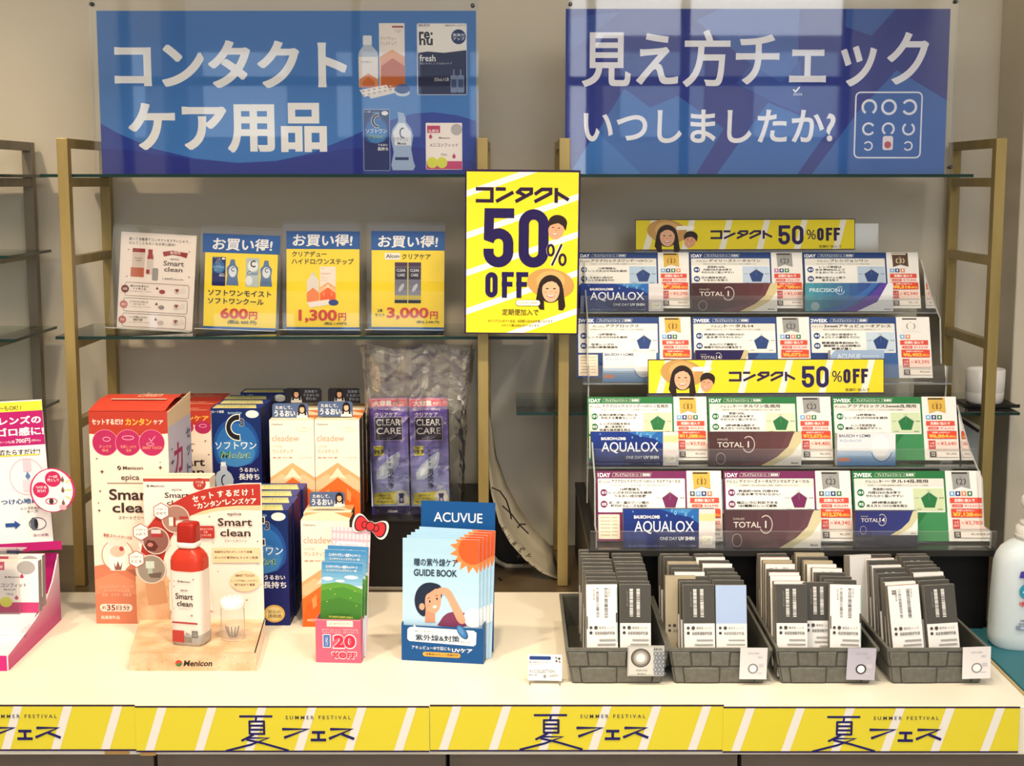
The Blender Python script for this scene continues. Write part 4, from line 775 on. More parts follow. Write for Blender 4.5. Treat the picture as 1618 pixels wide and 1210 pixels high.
# ================================================================ pink leaflet stand
M, W, H = fit(511, 577, 793, 2.55, TZ + .06, yaw=-4, tilt=5, roll=1.5)
bt = PZ(535, 1047, TZ); t = thing('leaflet_stand', 'pink leaflet stand topped by a red ribbon bow', 'stand', frame(Vector((bt.x, bt.y, TZ)), -4))
Wp = .0775; Hp = .076; PK = M_('#d9607e', .4)
mb = MB(); mb.box(-Wp / 2, Wp / 2, 0, .0012, 0, Hp, PK); mb.box(-Wp / 2, -Wp / 2 + .0012, .0012, .05, 0, Hp, PK); mb.box(Wp / 2 - .0012, Wp / 2, .0012, .05, 0, Hp, M_('#c45a76', .4)); mb.box(-Wp / 2, Wp / 2, .0012, .05, 0, .0012, PK); mb.build('pocket', t)
A = Art((0, 0, 277, 270), Wp, Hp); A.rect(0, 0, 277, 270, '#d8607c'); A.rect(0, 0, 277, 6, '#e88aa0'); A.rect(70, 8, 230, 44, '#f6ead6'); A.text('コンタクトスーパー', 84, 18, 216, 34, '#6a4a44', .02)
A.text('毎月のLINE 割引特典', 40, 58, 260, 84, '#fae4e8', .05); A.text('毎月のLINE 割引特典', 42, 60, 258, 82, '#c03a5c', .02); A.rect(44, 92, 92, 176, '#f4eef4'); A.rect(48, 96, 88, 172, '#4a70b4'); A.text('クーポン', 60, 104, 76, 164, '#eef2f8', .02)
A.text('20', 104, 90, 250, 182, '#faeef0', .06); A.text('20', 110, 96, 244, 176, '#c92f50', .045); A.text('%OFF', 94, 198, 252, 246, '#faeef0', .06); A.text('%OFF', 98, 202, 248, 242, '#c92f50', .04); A.done(t)
Wc = .068; Hc = .222; TM = Matrix.Translation((.006, .046, 0)) @ Matrix.Rotation(R(-4), 4, 'X') @ Matrix.Rotation(R(2), 4, 'Y')
MB().box(-Wc / 2, Wc / 2, 0, .001, .001, Hc, '#f3cdd6').build('back_card', t, TM)
A = Art((0, 0, 100, 330), Wc, Hc)
A.rect(0, 0, 100, 96, '#f6dde2'); 
for k in range(0, 100, 10): A.rect(k, 0, k + 5, 96, '#f0c3cd')
for k in range(0, 96, 10): A.rect(0, k, 100, k + 5, '#efb6c3') if k % 20 else None
A.rrect(12, 38, 88, 84, 10, '#f8ecee'); A.text('サンリオキャラクターズ', 22, 42, 80, 50, '#e0708c', .01); A.text('特別割引券', 16, 54, 84, 68, '#3a9ad4', .03); A.text('ご自由にお取りください', 14, 72, 86, 82, '#d04a64', .03); A.done(t, TM)
# bow topper: two loops, knot, white die-cut edge
BM = TM @ Matrix.Translation((.034, -.004, Hc + .004)) @ Matrix.Rotation(R(14), 4, 'Y')
def bowpts(s):
    P = []
    for L in ([(-4, -5), (-14, -13), (-22, -11), (-25, 0), (-22, 11), (-14, 12), (-4, 5), (0, 7), (4, 5), (14, 12), (22, 11), (25, 0), (22, -11), (14, -13), (4, -5), (0, -7)],): P = [(x * s, y * s) for x, y in L]
    return P
k = .00116
def rounded(P, m=1):
    for _ in range(2): P = [q for i in range(len(P)) for q in ((P[i][0] * .75 + P[(i + 1) % len(P)][0] * .25, P[i][1] * .75 + P[(i + 1) % len(P)][1] * .25), (P[i][0] * .25 + P[(i + 1) % len(P)][0] * .75, P[i][1] * .25 + P[(i + 1) % len(P)][1] * .75))]
    return P
MB().prism([(x * k, z * k) for x, z in rounded([(x * 1.13, y * 1.2) for x, y in bowpts(1)])], .0015, .0025, '#f2e6e2').build('bow_edge', t, BM)
MB().prism([(x * k, z * k) for x, z in rounded(bowpts(1))], .0008, .0015, '#2a1a1a').build('bow_outline', t, BM)
mb = MB(); mb.prism([(x * k * .92, z * k * .88) for x, z in rounded([p for p in bowpts(1)])], 0, .0008, '#d63238'); mb.build('bow', t, BM)
A = Art((-30, -20, 30, 20), 60 * k, 40 * k)
for sx in (-1, 1): A.arc(sx * 9, 0, 4, 5, 0, 360, 1.4, '#2a1a1a')
A.ell(0, 0, 7, 7.5, '#2a1a1a'); A.ell(0, 0, 5.6, 6.1, '#d63238'); A.done(t, BM @ Matrix.Translation((0, 0, -20 * k)))
# leaflets in it
def leaf_art(A):
    A.grad(0, 0, 262, 150, '#3f86bc', '#8fc0dc', 6); A.poly([(0, 150), (90, 132), (180, 140), (262, 170), (262, 400), (0, 400)], '#5f9a3c'); A.poly([(0, 190), (140, 160), (262, 200), (262, 400), (0, 400)], '#4c8a34'); A.poly([(0, 260), (120, 230), (262, 270), (262, 400), (0, 400)], '#437c30')
    for x, y, rx, ry in ((40, 110, 34, 12), (190, 96, 44, 12), (120, 122, 30, 8)): A.ell(x, y, rx, ry, '#d8e8f0')
    A.ell(130, 342, 66, 8, '#3a6e2a')
    for x, y in ((60, 180), (215, 185), (90, 210), (190, 230), (40, 260), (228, 280)): A.ell(x, y, 3, 3, '#f3e27c', n=8)
    A.text('コンタクトデビュー応援キャンペーン', 26, 20, 228, 40, '#f3f6f8', .04); A.text('POMPOMPURIN', 56, 352, 206, 366, '#c9cf5c', .03); A.text('コンタクトレンズデビュー割', 30, 46, 222, 60, '#f4ead0', .03)
for i in range(3):
    q = thing('leaflet', ('meadow printed leaflet at the front of the pink stand', 'meadow printed leaflet behind the front one in the pink stand', 'taller meadow printed leaflet at the back of the pink stand')[i], 'leaflet', t.matrix_world @ Matrix.Translation((.001 + .0025 * i, .006 + .012 * i, .003)) @ Matrix.Rotation(R(-5), 4, 'X') @ Matrix.Rotation(R(1.5), 4, 'Y'), 'leaflets in the pink stand')
    Hl = .168 + (.018 if i else 0) + (.004 if i == 2 else 0); MB().box(-.0355, .0355, 0, .002, 0, Hl, '#cfe2ee').build('sheet', q); A = Art((0, 0, 262, 640), .071, Hl); leaf_art(A); A.done(q)

# ================================================================ blue booklet stand
b0 = PZ(699, 1046, TZ); t = thing('booklet_stand', 'blue card booklet stand with a speech bubble on its pocket', 'stand', frame(Vector((b0.x, b0.y, TZ)), -9)); BM = t.matrix_world.copy()
NB = '#14508e'; Wp, Hp, Dp = .142, .062, .065
mb = MB(); mb.box(-Wp / 2, Wp / 2, 0, .0015, 0, Hp, M_(NB, .4)); mb.box(-Wp / 2, -Wp / 2 + .0015, .0015, Dp, 0, Hp + .004, M_('#1b548c', .4)); mb.box(Wp / 2 - .0015, Wp / 2, .0015, Dp, 0, Hp + .006, M_('#1b4b80', .4)); mb.box(-Wp / 2, Wp / 2, .0015, Dp, 0, .0015, M_(NB, .4)); mb.build('pocket', t)
A = Art((620, 988, 751, 1045), Wp, Hp); x0, x1 = 620, 751
A.xf((x1 - x0) / 560.0, 620 - 66 * (x1 - x0) / 560.0, 988 - 870 * 57 / 290.0, kv=57 / 290.0)
A.poly([(108, 900), (122, 884), (150, 878), (152, 858), (168, 880), (560, 888), (580, 905), (576, 1000), (560, 1016), (120, 998), (106, 980)], '#eef0f0')
A.text('知っておきたい', 160, 905, 298, 922, '#3a4a62', .01); A.text('紫外線&対策', 162, 938, 466, 990, '#24405e', .026); A.text('のこと', 474, 978, 536, 996, '#3a4a62', .012); A.text('アキュビュー®で目にも', 136, 1032, 402, 1062, '#dfe8f0', .012); A.text('UVケア', 412, 1038, 552, 1074, '#eef3f6', .03)
A.rrect(212, 1080, 470, 1118, 18, '#e2a848'); A.text('全製品UVカット機能付き', 232, 1088, 456, 1108, '#3a3a34', .02); A.ell(484, 905, 30, 62, '#22568e', rot=-28); A.ell(480, 900, 24, 54, '#3f7ab8', rot=-28); A.ell(474, 892, 14, 36, '#5a90c8', rot=-28); A.done(t)
Wk = .131; Hk = .262; KM = Matrix.Translation((.012, .062, 0)) @ Matrix.Rotation(R(-5), 4, 'X')
MB().box(-Wk / 2, Wk / 2, 0, .0015, .0016, Hk, M_(NB, .4)).build('back_card', t, KM); A = Art((0, 0, 530, 1060), Wk, Hk); A.text('ACUVUE', 92, 78, 440, 146, '#eef2f4', .008); A.done(t, KM)
def book_art(A):
    A.grad(95, 300, 645, 900, '#a8cfe8', '#bcdcf0', 6); A.r0 = A.r
    pts = []
    for i in range(32): a = 2 * pi * i / 32; r = 168 if i % 2 else 118; pts.append((600 + r * cos(a), 370 + r * sin(a)))
    # the sun runs off the corner of the cover
    from_ = [(x, y) for x, y in pts]
    for i in range(1, 32, 2): A.poly([(600, 370), pts[i - 1], pts[i], pts[(i + 1) % 32]], '#e8884c', clip=True)
    A.ell(600, 370, 104, 100, '#dd5c2c', clip=True)
    A.text('瞳の紫外線ケア', 178, 436, 492, 490, '#2c3c4c', .022); A.text('GUIDE BOOK', 176, 512, 488, 560, '#2c3c4c', .03)
    HR = '#1f2a40'; SK = '#e0a284'
    A.poly(rounded([(360, 880), (390, 830), (440, 800), (540, 800), (580, 830), (580, 905), (340, 905)]), '#7c3a5c')
    A.ell(605, 840, 70, 66, '#eef0f2', clip=True)
    A.poly(rounded([(375, 650), (350, 615), (300, 600), (240, 612), (195, 660), (178, 730), (195, 800), (235, 840), (262, 838), (270, 780), (300, 720), (340, 690), (372, 720), (382, 690)]), HR)
    A.poly([(262, 780), (330, 800), (332, 880), (258, 880)], '#cf9276'); A.poly(rounded([(262, 690), (300, 650), (350, 640), (374, 680), (372, 760), (350, 805), (315, 815), (270, 800), (256, 750)]), SK); A.ell(236, 772, 20, 24, SK)
    A.poly(rounded([(250, 740), (262, 690), (300, 668), (345, 636), (375, 650), (372, 620), (310, 600), (240, 640), (225, 720), (238, 750)]), HR)
    A.ell(292, 734, 6, 9, HR); A.ell(344, 714, 6, 9, HR); A.stroke([(274, 716), (294, 706)], 4, HR); A.stroke([(330, 694), (350, 690)], 4, HR); A.ell(328, 770, 14, 10, '#fbf4ee', rot=-15); A.ell(282, 764, 10, 7, '#e8907a')
    A.poly(rounded([(346, 640), (400, 632), (440, 650), (470, 700), (545, 830), (550, 880), (500, 885), (455, 790), (410, 690), (380, 672), (352, 664)]), SK)
    for a, b in ((346, 650), (352, 664), (366, 676)): A.poly(rounded([(a, b - 6), (a + 30, b - 8), (a + 34, b + 8), (a + 2, b + 7)]), SK)
for i in range(5):
    q = thing('booklet', ('pale blue booklet with an orange sun, %s in the blue stand') % ('foremost' if i == 0 else nth[i] + ' from the front'), 'booklet', BM @ Matrix.Translation((-.004 + .0042 * i, .004 + .0068 * i, .002)) @ Matrix.Rotation(R(-5.5), 4, 'X') @ Matrix.Rotation(R(-.6 + .4 * i), 4, 'Y'), 'booklets in the blue stand')
    Hk = .208 + .003 * i; MB().box(-.0665, .0665, 0, .0022, 0, Hk, '#b9d8ec').build('cover', q); A = Art((95, 300, 645, 1140), .133, Hk); book_art(A); A.done(q)

# ================================================================ stepped rack of lens cards
TILT = 20
ROWY = [3.03, 2.90, 2.74, 2.60]; ROWB = [487, 597, 727, 855]; ROWT = [399, 501, 627, 744]
ROWZ = [ZZ(v, y) for v, y in zip(ROWB, ROWY)]
GOLD, SILV, BRNZ = ('#d9b04c', '#8a6420'), ('#9a9a98', '#4a4a4a'), ('#5a4030', '#d8c8a8')
def card_art(A, c, ct, title, maker, sub, pts, price, rank, ic, head='1DAY', ptype='乱視用', scol='#e9f0e0', lower='cream'):
    """coordinates of one card as printed: 60..1540 by 125..930"""
    A.rect(60, 125, 1130, 930, c); A.rect(1130, 125, 1540, 930, '#eeebe6')
    A.poly([(640, 930), (900, 600), (1130, 600), (1130, 930)], ct); A.poly([(520, 930), (700, 700), (800, 640), (640, 930)], ct) if lower == 'cream' else None  # diagonal gloss painted as a lighter patch of the card colour
    A.text(head, 78, 148, 226 if head == '1DAY' else 290, 196, '#ffffff', .03); x = 260 if head == '1DAY' else 330
    A.stroke([(x, 148), (x + 330, 148), (x + 318, 190), (x - 12, 190)], 3, '#c8d4c0', True); A.text('プレミアムシリコーン', x + 20, 154, x + 300, 184, '#e8ece8', .02)
    A.stroke([(x + 340, 148), (x + 455, 148), (x + 443, 190), (x + 328, 190)], 3, '#c8d4c0', True); A.text(ptype, x + 350, 154, x + 435, 184, '#ffffff', .03)
    A.rrect(78, 212, 1108, 600, 10, '#f4f2ec'); A.rect(80, 214, 1106, 312, '#e4e0d8' if lower != 'cream' else '#f1eee6')
    tw = min(820, 62 * len(title)); cx = 590 + 60; A.text(title, cx - tw / 2, 222, cx + tw / 2, 264, '#3a332a', .032); A.text(maker, max(90, cx - tw / 2 - 165), 236, cx - tw / 2 - 12, 264, '#3a332a', .022); A.text(sub, 230, 282, 930, 300, '#6a6258', .01)
    for k, (y, L) in enumerate(zip((375, 508), pts)):
        A.ell(148, y, 41, 41, c); A.text('0%d' % (k + 1), 122, y - 16, 176, y + 16, '#ffffff', .03); n = L.count('\n') + 1; hh = 27 * n + 15 * (n - 1)
        A.text(L, 205, y - hh / 2, 205 + min(510, 43 * max(len(q) for q in L.split('\n'))), y + hh / 2, '#2e2822', .027)
    A.rect(750, 326, 1100, 585, scol); A.poly([(930 + 104 * cos(R(-90 + 72 * q)), 465 + 104 * sin(R(-90 + 72 * q))) for q in range(5)], '#b4bcb8'); A.poly([(930 + 98 * cos(R(-90 + 72 * q)), 468 + 98 * sin(R(-90 + 72 * q))) for q in range(5)], c); A.stroke([(930, 372), (930, 460)], 2, '#8a9a94')
    for x_, y_, s_ in ((902, 346, 'うるおい'), (765, 430, 'UV'), (1046, 430, '酸素'), (785, 560, '形状保持'), (1020, 560, '装用感')): A.text(s_, x_, y_, x_ + 52, y_ + 14, '#4a5a54', .01)
    A.rrect(78, 625, 330, 905, 8, '#f3e3cc') if lower == 'cream' else None
    if lower == 'cream':
        for q in range(6): A.rect(105, 655 + 40 * q, 215, 666 + 40 * q, '#b8a890'); A.rect(232, 657 + 40 * q, 300, 663 + 40 * q, '#9a8a72')
    fg, dk = rank[1]; A.poly([(1200, 135), (1405, 135), (1410, 332), (1308, 300), (1212, 338)], fg); A.rect(1204, 142, 1380, 160, '#3a3028' if rank[1] is not BRNZ else '#e8dcc8'); A.text(rank[0], 1296 if rank[0] == '1' else 1286, 214, 1318 if rank[0] == '1' else 1326, 284, dk, .012)
    for sgn in (-1, 1): A.arc(1306, 248, 50, 44, 90 - sgn * 40, 90 - sgn * 140, 13, dk); 
    A.text('No.', 1290, 190, 1326, 204, dk, .01)
    for q, cc in enumerate(ic): A.rect(1166 + q * 68, 360, 1222 + q * 68, 412, cc); A.ell(1194 + q * 68, 386, 12, 16, '#e8eef4', n=10)
    RR = '#dd4f3e'; A.rrect(1165, 434, 1506, 496, 6, RR); A.text('定期便加入で', 1215, 446, 1450, 484, '#fdeee8', .04); A.rect(1172, 498, 1506, 555, '#f6ded6'); A.rrect(1185, 510, 1312, 545, 14, RR); A.text('3ヶ月分', 1205, 518, 1292, 538, '#f8dcd4', .02); A.text('¥' + price[0], 1330, 512, 1494, 545, RR, .012)
    A.rect(1172, 563, 1520, 660, '#e2482e'); A.text('初回購入価格がなんと', 1230, 572, 1440, 592, '#fbe4da', .03); A.text('¥' + price[1], 1188, 602, 1420, 656, '#fdc254', .05); A.text('(税込)', 1424, 616, 1514, 652, '#fdc254', .03)
    A.rect(1178, 680, 1524, 792, '#f9d8cc'); A.rect(1180, 682, 1262, 790, '#c84a44'); A.text('1ヶ月\nあたり', 1192, 702, 1250, 768, '#f6e0dc', .02); A.text('¥' + price[2], 1322, 698, 1506, 750, '#c8483e', .012); A.text('円', 1282, 712, 1306, 742, '#c8483e', .01)
    A.rect(1184, 806, 1526, 812, '#c8b8a8'); A.rect(1188, 824, 1264, 892, '#4a403a'); A.text('通常\n価格', 1204, 834, 1250, 880, '#e8e0d8', .02); A.rect(1266, 824, 1528, 892, '#f6ece4'); A.text('¥%s' % price[3], 1380, 838, 1504, 868, '#6a5a50', .01)
NVY, NVL, GRN, GRL, PUR, PUL = '#22407e', '#38609c', '#24743e', '#3d8a54', '#742358', '#8c3c70'
LB, DB, OR, GR, GY, PKI = '#7ab0e0', '#243a74', '#e88a58', '#3a7a44', '#5a5654', '#c86aa0'
P1 = ('12時間後も\nレンズ水分の96%を維持', 'うるおい成分が\nレンズ全体を包む'); P2 = ('表面約100%、\n内部33%の含水率で\nやわらかく扱いやすい', '涙の蒸発を防ぎ、\nうるおいを保つ')
CARDS = [
 (0, 912, 1088, NVY, NVL, 'アクアロックスワンデーUVシン', 'ボシュロム', 'うるおい、つけごこち、すべてが整った理想のコンタクトレンズ。', P1, ('21,714', '9,306', '3,290', '4,620'), ('1', GOLD), (LB, DB, GR, OR), '1DAY', '近視 遠視用', '#b4cce4', 'blue', 'navy lens price card with a gold medal, top row, over the blue lens box'),
 (0, 1089.5, 1267, NVY, NVL, 'デイリーズトータルワン', 'アルコン', '表面の水分100%で目をいたわる、つけていることを忘れる高酸素レンズ。', P2, ('23,100', '9,900', '3,500', '4,980'), ('2', SILV), (PKI, DB, GR), '1DAY', '近視用', '#c4d4ea', 'blue', 'navy lens price card with a silver medal, top row, over the brown lens box'),
 (0, 1268.5, 1450, NVY, NVL, 'プレシジョンワン', 'アルコン', 'ロングウェーブで乾きやすい一日にも、うるおいたっぷりの快適さが続く。', ('レンズ表面は\n含水率80%以上で\nうるおいたっぷり', '表面の含ジェル層で\n乾きを防ぐ'), ('19,404', '8,316', '2,940', '4,120'), ('3', BRNZ), (LB, DB, OR), '1DAY', '近視 遠視用', '#b8c8de', 'blue', 'navy lens price card with a bronze medal, end of the top row'),
 (1, 911, 1091, NVY, NVL, 'アクアロックス', 'ボシュロム', '16時間後も95%うるおいをキープして快適なつけ心地が2週間持続。', ('16時間後も\nレンズ水分の95%を維持', '従来レンズの\n10倍の酸素透過性'), ('13,552', '5,808', '3,080', '3,850'), ('1', GOLD), (LB, DB, GR), '2WEEK', '近視 遠視用', '#f6f4ee', 'cream', 'navy two-week lens price card with a gold medal, second row'),
 (1, 1093, 1278, NVY, NVL, 'トータル14', 'アルコン', '2週間うるおいキープ、汚れも細菌バリアでずっと快適。', ('表面約100% 内部55%の\n含水率でやわらかい', '水のバリア構造で\n細菌や汚れの付着を防ぐ'), ('14,168', '6,072', '3,220', '4,380'), ('2', SILV), (LB, DB, OR, GR), '2WEEK', '近視 遠視用', '#f6f4ee', 'blue', 'navy two-week lens price card with a silver medal, second row'),
 (1, 1274 + 4, 1468, NVY, NVL, '2weekアキュビューオアシス', 'ジョンソン', '瞬きの回数を約90%低減設計でクリアな視界をキープ', ('涙に似た保湿成分で\nまぶたとの摩擦をゼロに', '酸素透過率約98%で、\n裸眼時とほぼ同等の\n酸素が届く'), ('14,938', '6,402', '3,395', '4,260'), ('', ('#ece8e2', '#8a8a8a')), (LB, OR), '2WEEK', '近視 遠視用', '#c8d8e6', 'blue', 'navy two-week lens price card without a medal, end of the second row'),
 (2, 928, 1116, GRN, GRL, 'アクアロックスワンデーUVシン乱視用', 'ボシュロム', '乱視でも安定した見え方を一日中実現したレンズで快適', ('乱視の度数が強い方にも\n対応する豊富なレンズ', 'レンズの回転を抑え\n高い安定性と\n快適な装用感を両立'), ('25,872', '11,088', '3,920', '5,600'), ('1', GOLD), (LB, DB, OR, GR), '1DAY', '乱視用', '#eceeb8', 'cream', 'green lens price card with a gold medal, third row, over the blue lens box'),
 (2, 1118, 1312, GRN, GRL, 'トータルワン乱視用', 'アルコン', '名前をつけて守る究極の装用感をさらに長く提供', ('表面100%、\n内部33%の含水率で\nやわらかく扱いやすい', '8時4時厚み設計で\n見え方とつけ心地を両立'), ('29,568', '12,672', '4,480', '6,400'), ('2', SILV), (LB, OR, GR), '1DAY', '乱視用', '#dfe8c4', 'green', 'green lens price card with a silver medal, third row, over the brown lens box'),
 (2, 1314, 1510, GRN, GRL, 'アクアロックス2week乱視用', 'ボシュロム', 'レンズのズレを抑えた、どんなシーンでもクリアな視界が2週間続く。', ('16時間後も\nレンズ水分の95%を維持', 'レンズ安定性を\n重視した独自デザイン'), ('16,016', '6,864', '3,640', '5,200'), ('1', GOLD), (LB, DB, GR), '2WEEK', '乱視用', '#cfdcb4', 'green', 'green two-week lens price card with a gold medal, end of the third row'),
 (3, 942, 1139, PUR, PUL, 'アクアロックスワンデーUVシン マルチフォーカル', 'ボシュロム', 'うるおいをキープし、手元から遠くまで自然な見え方をサポート。', ('16時間後も\nレンズ水分の96%を維持\nうるおい成分拡散', '近・中・遠のゾーン間の\n移行がスムーズな設計'), ('24,948', '10,692', '3,780', '5,400'), ('1', GOLD), (GY, LB, DB, OR), '1DAY', '遠近両用', '#f6f2ee', 'cream', 'purple lens price card with a gold medal, bottom row, over the blue lens box'),
 (3, 1143, 1343, PUR, PUL, 'デイリーズトータルワンマルチフォーカル', 'アルコン', 'つけ感最高な一枚から始まる極上の瞬間へ 乱視用のマルチフォーカル。', ('表面約100% 内部33%\nの含水率でやわらかい', '幅広い方に対応できる\n183種類のレンズ度数'), ('28,644', '12,276', '4,340', '6,200'), ('2', SILV), (GY, LB, DB, GR), '1DAY', '遠近両用', '#f2eae8', 'purple', 'purple lens price card with a silver medal, bottom row, over the brown lens box'),
 (3, 1346, 1549, GRN, GRL, 'トータル14乱視用', 'アルコン', '乱視用レンズで快適な乾燥感が2週間プレミアムシリコーンで持続。', ('表面約100%、\n内部55%の含水率で\nやわらかく扱いやすい', '8時4時厚み設計で\n見え方とつけ心地を両立'), ('16,632', '7,128', '3,780', '5,400'), ('2', SILV), (LB, DB, OR, GR), '2WEEK', '乱視用', '#cfdcb0', 'green', 'green two-week lens price card with a silver medal, end of the bottom row'),
]
for (r, u0, u1, c, ct, title, mk, sub, pts_, price, rank, ic, head, pt_, sc_, low, lab) in CARDS:
    M, W, H = fit(u0, u1, ROWT[r], ROWY[r], ROWZ[r], tilt=TILT); t = thing('price_card', lab, 'card', M, 'lens price cards on the stepped rack')
    xs_ = -W / 2 + W * 1070 / 1480
    MB().box(-W / 2, xs_, 0, .0015, 0, H, c).build('main_card', t); MB().box(xs_ + .0005, W / 2, 0, .0012, .001, H + .0005, '#e9e6e2').build('price_strip', t)
    A = Art((60, 125, 1540, 930), W, H); card_art(A, c, ct, title, mk, sub, pts_, price, rank, ic, head, pt_, sc_, low); A.done(t)
# rack: tier floors, front lips, back plates, side plates of clear acrylic
xl_ = PY(936, 800, 2.6).x - .006; xr_ = PY(1556, 850, 2.6).x + .006
for nm, rows in (('clear stepped acrylic rack holding the two upper card rows', (0, 1)), ('clear stepped acrylic rack holding the two lower card rows', (2, 3))):
    zb = .957; t = thing('card_rack', nm, 'rack', ((xl_ + xr_) / 2, ROWY[rows[1]] - .035, zb), 'clear acrylic card racks'); hw = (xr_ - xl_) / 2; y0 = ROWY[rows[1]] - .035
    for r in rows:
        yy = ROWY[r] - y0; z = ROWZ[r] - .004 - zb; hh = (ROWZ[r] - zb)
        MB().box(-hw, hw, yy - .044, yy + .004, z - .003, z, ACRYL, front=ACRYL2, side=ACRYL2).build('tier_shelf', t)
        MB().box(-hw, hw, yy - .0475, yy - .0445, z - .003, z + .034, ACRYL, top=ACRYL2, side=ACRYL2).build('front_lip', t)
        MB().box(-hw + .04, hw - .04, 0, .002, 0, .118, ACRYL, top=ACRYL2, side=ACRYL2).build('back_plate', t, Matrix.Translation((0, yy + .0045, z)) @ Matrix.Rotation(R(-TILT), 4, 'X'))
    for sx in (-1, 1):
        pl = []
        za = ROWZ[rows[1]] - zb; zc = ROWZ[rows[0]] - zb; ya = 0; yb2 = ROWY[rows[0]] - y0
        if rows[0] == 2: prof = [(-.012, .001), (-.012, za + .03), (.03, za + .03), (.05, zc - .01), (yb2 - .045, zc + .03), (yb2 + .04, zc + .10), (yb2 + .05, zc + .10), (yb2 + .05, .001)]
        else: prof = [(.012, .012), (-.012, za + .03), (.03, za + .03), (.05, zc - .01), (yb2 - .045, zc + .03), (yb2 + .04, zc + .10), (yb2 + .05, zc + .10), (yb2 + .05, .012)]
        MB().prism(prof, -.0015, .0015, ACRYL, ACRYL2).build('side_plate', t, Matrix.Translation((sx * hw * .97, 0, 0)) @ Matrix.Rotation(R(90), 4, 'Z'))
# black riser below the rack
hw = (xr_ - xl_) / 2 + .002; t = thing('display_riser', 'black display riser under the acrylic card rack, behind the baskets', 'riser', ((xl_ + xr_) / 2, 2.552, TZ)); hz = .955 - TZ
MB().box(-hw, hw, 0, .60, hz - .012, hz, M_('#2a2826', .3)).build('top_board', t, None, .001); MB().box(-hw + .01, hw - .01, .03, .038, 0, hz - .012, M_('#0e0c0c', .5)).build('front_board', t)
for s_ in (-1, 1): MB().box(s_ * (hw - .006) - .005, s_ * (hw - .006) + .005, .04, .59, 0, hz - .012, M_('#121010', .5)).build('side_board', t)
# lens boxes standing in the front channels ------------------------------------------
def aqua_art(A, w):
    A.grad(0, 0, 872, 300, '#1c3a8c', '#182058', 8); A.poly([(420, 0), (872, 0), (872, 110), (760, 60), (600, 40)], '#2a6ab4'); A.poly([(560, 0), (800, 0), (740, 34), (640, 30)], '#4a90cc')
    for x, y, r in ((600, 30, 16), (720, 42, 14), (500, 50, 9), (680, 20, 8), (110, 20, 7), (560, 12, 12), (800, 60, 9)): A.ell(x, y, r, r, '#8cc4e8', n=12); A.ell(x, y, r * .55, r * .55, '#3a78b8', n=10)
    A.poly([(0, 120), (300, 200), (440, 300), (0, 300)], '#1b2f78')
    A.text('BAUSCH+LOMB', 122, 48, 420, 74, '#f2f4f6', .04); A.text('AQUALOX', 126, 92, 816, 192, '#f0f2f6', .006); A.text('ONE DAY', 422, 214, 622, 240, '#e4e8f0', .005); A.text('UV SHIN', 636, 212, 822, 241, '#f4f6f8', .04); A.text('ボシュロム アクアロックス ワンデー UVシン', 60, 276, 480, 290, '#9ab0d4', .01); A.text('コンタクトレンズ30枚', 640, 276, 830, 288, '#9ab0d4', .01)
    A.rect(872, 0, 1060, 300, '#e3dcdc'); A.rect(872, 36, 1060, 92, '#f6d89c' if w else '#ddd6d6'); A.rrect(912, 208, 1026, 272, 8, '#fbf9f0'); A.text('UV', 958, 222, 1010, 250, '#b4a894', .01); A.arc(940, 240, 16, 16, 60, 300, 8, '#f0dc5c')
def total_art(A, base, base2, num, yel='#d8c896'):
    A.grad(0, 0, 1000, 300, base, base2, 6, True); A.poly([(560, 300), (820, 150), (930, 0), (1000, 0), (1000, 300)], yel); A.poly([(300, 300), (600, 240), (780, 140), (860, 0), (925, 0), (860, 130), (740, 220), (560, 300)], base2)
    A.poly([(690, 300), (900, 200), (1000, 90), (1000, 300)], '#f1efe8'); A.text('TOTAL', 86, 92, 372, 138, '#d9d2cc', .012); A.text(num, 416 if num == '1' else 385, 84, 430 if num == '1' else 470, 140, '#e8e2dc', .01)
    A.arc(425, 112, 66, 70, -130, 150, 9, '#cdc6be'); A.text('DAILIES', 84, 60, 200, 76, '#b8aca4', .01); A.arc(122, 238, 50, 50, 0, 360, 5, '#b8aca4'); A.text('Alcon', 886, 268, 968, 284, '#2a2a3a', .03)
def precision_art(A):
    A.grad(0, 0, 1000, 300, '#4a9ca8', '#2a2c84', 10, True); A.poly([(380, 300), (560, 240), (760, 120), (880, 0), (940, 0), (880, 140), (740, 250), (600, 300)], '#5a3c9c'); A.poly([(140, 300), (420, 230), (700, 60), (760, 0), (840, 0), (700, 130), (480, 260), (360, 300)], '#3a68ac')
    A.poly([(590, 300), (820, 200), (940, 0), (1000, 0), (1000, 300)], '#e6e8ec'); A.text('PRECISION1', 50, 56, 420, 96, '#d4e4e8', .01); A.arc(400, 80, 46, 40, 0, 300, 6, '#c8dce4'); A.ell(115, 245, 50, 45, '#9ab8c4'); A.text('Alcon', 900, 268, 976, 284, '#2a2a3a', .03)
def aqua2_art(A):
    A.rect(0, 0, 1000, 460, '#ecebee'); A.grad(0, 250, 1000, 460, '#c4d4ea', '#5a8cc8', 6); A.ell(760, 210, 180, 190, '#e6eaf2'); A.ell(740, 180, 150, 150, '#f4f4f8'); A.arc(760, 210, 180, 190, 20, 160, 18, '#5a84bc')
    A.text('BAUSCH + LOMB', 30, 18, 570, 60, '#3a4660', .02); A.text('AQUALOX', 40, 90, 420, 130, '#9ab0cc', .006); A.rrect(20, 350, 210, 400, 14, '#f0906a'); A.text('乱視用', 40, 360, 190, 392, '#fff', .02) if 0 else None
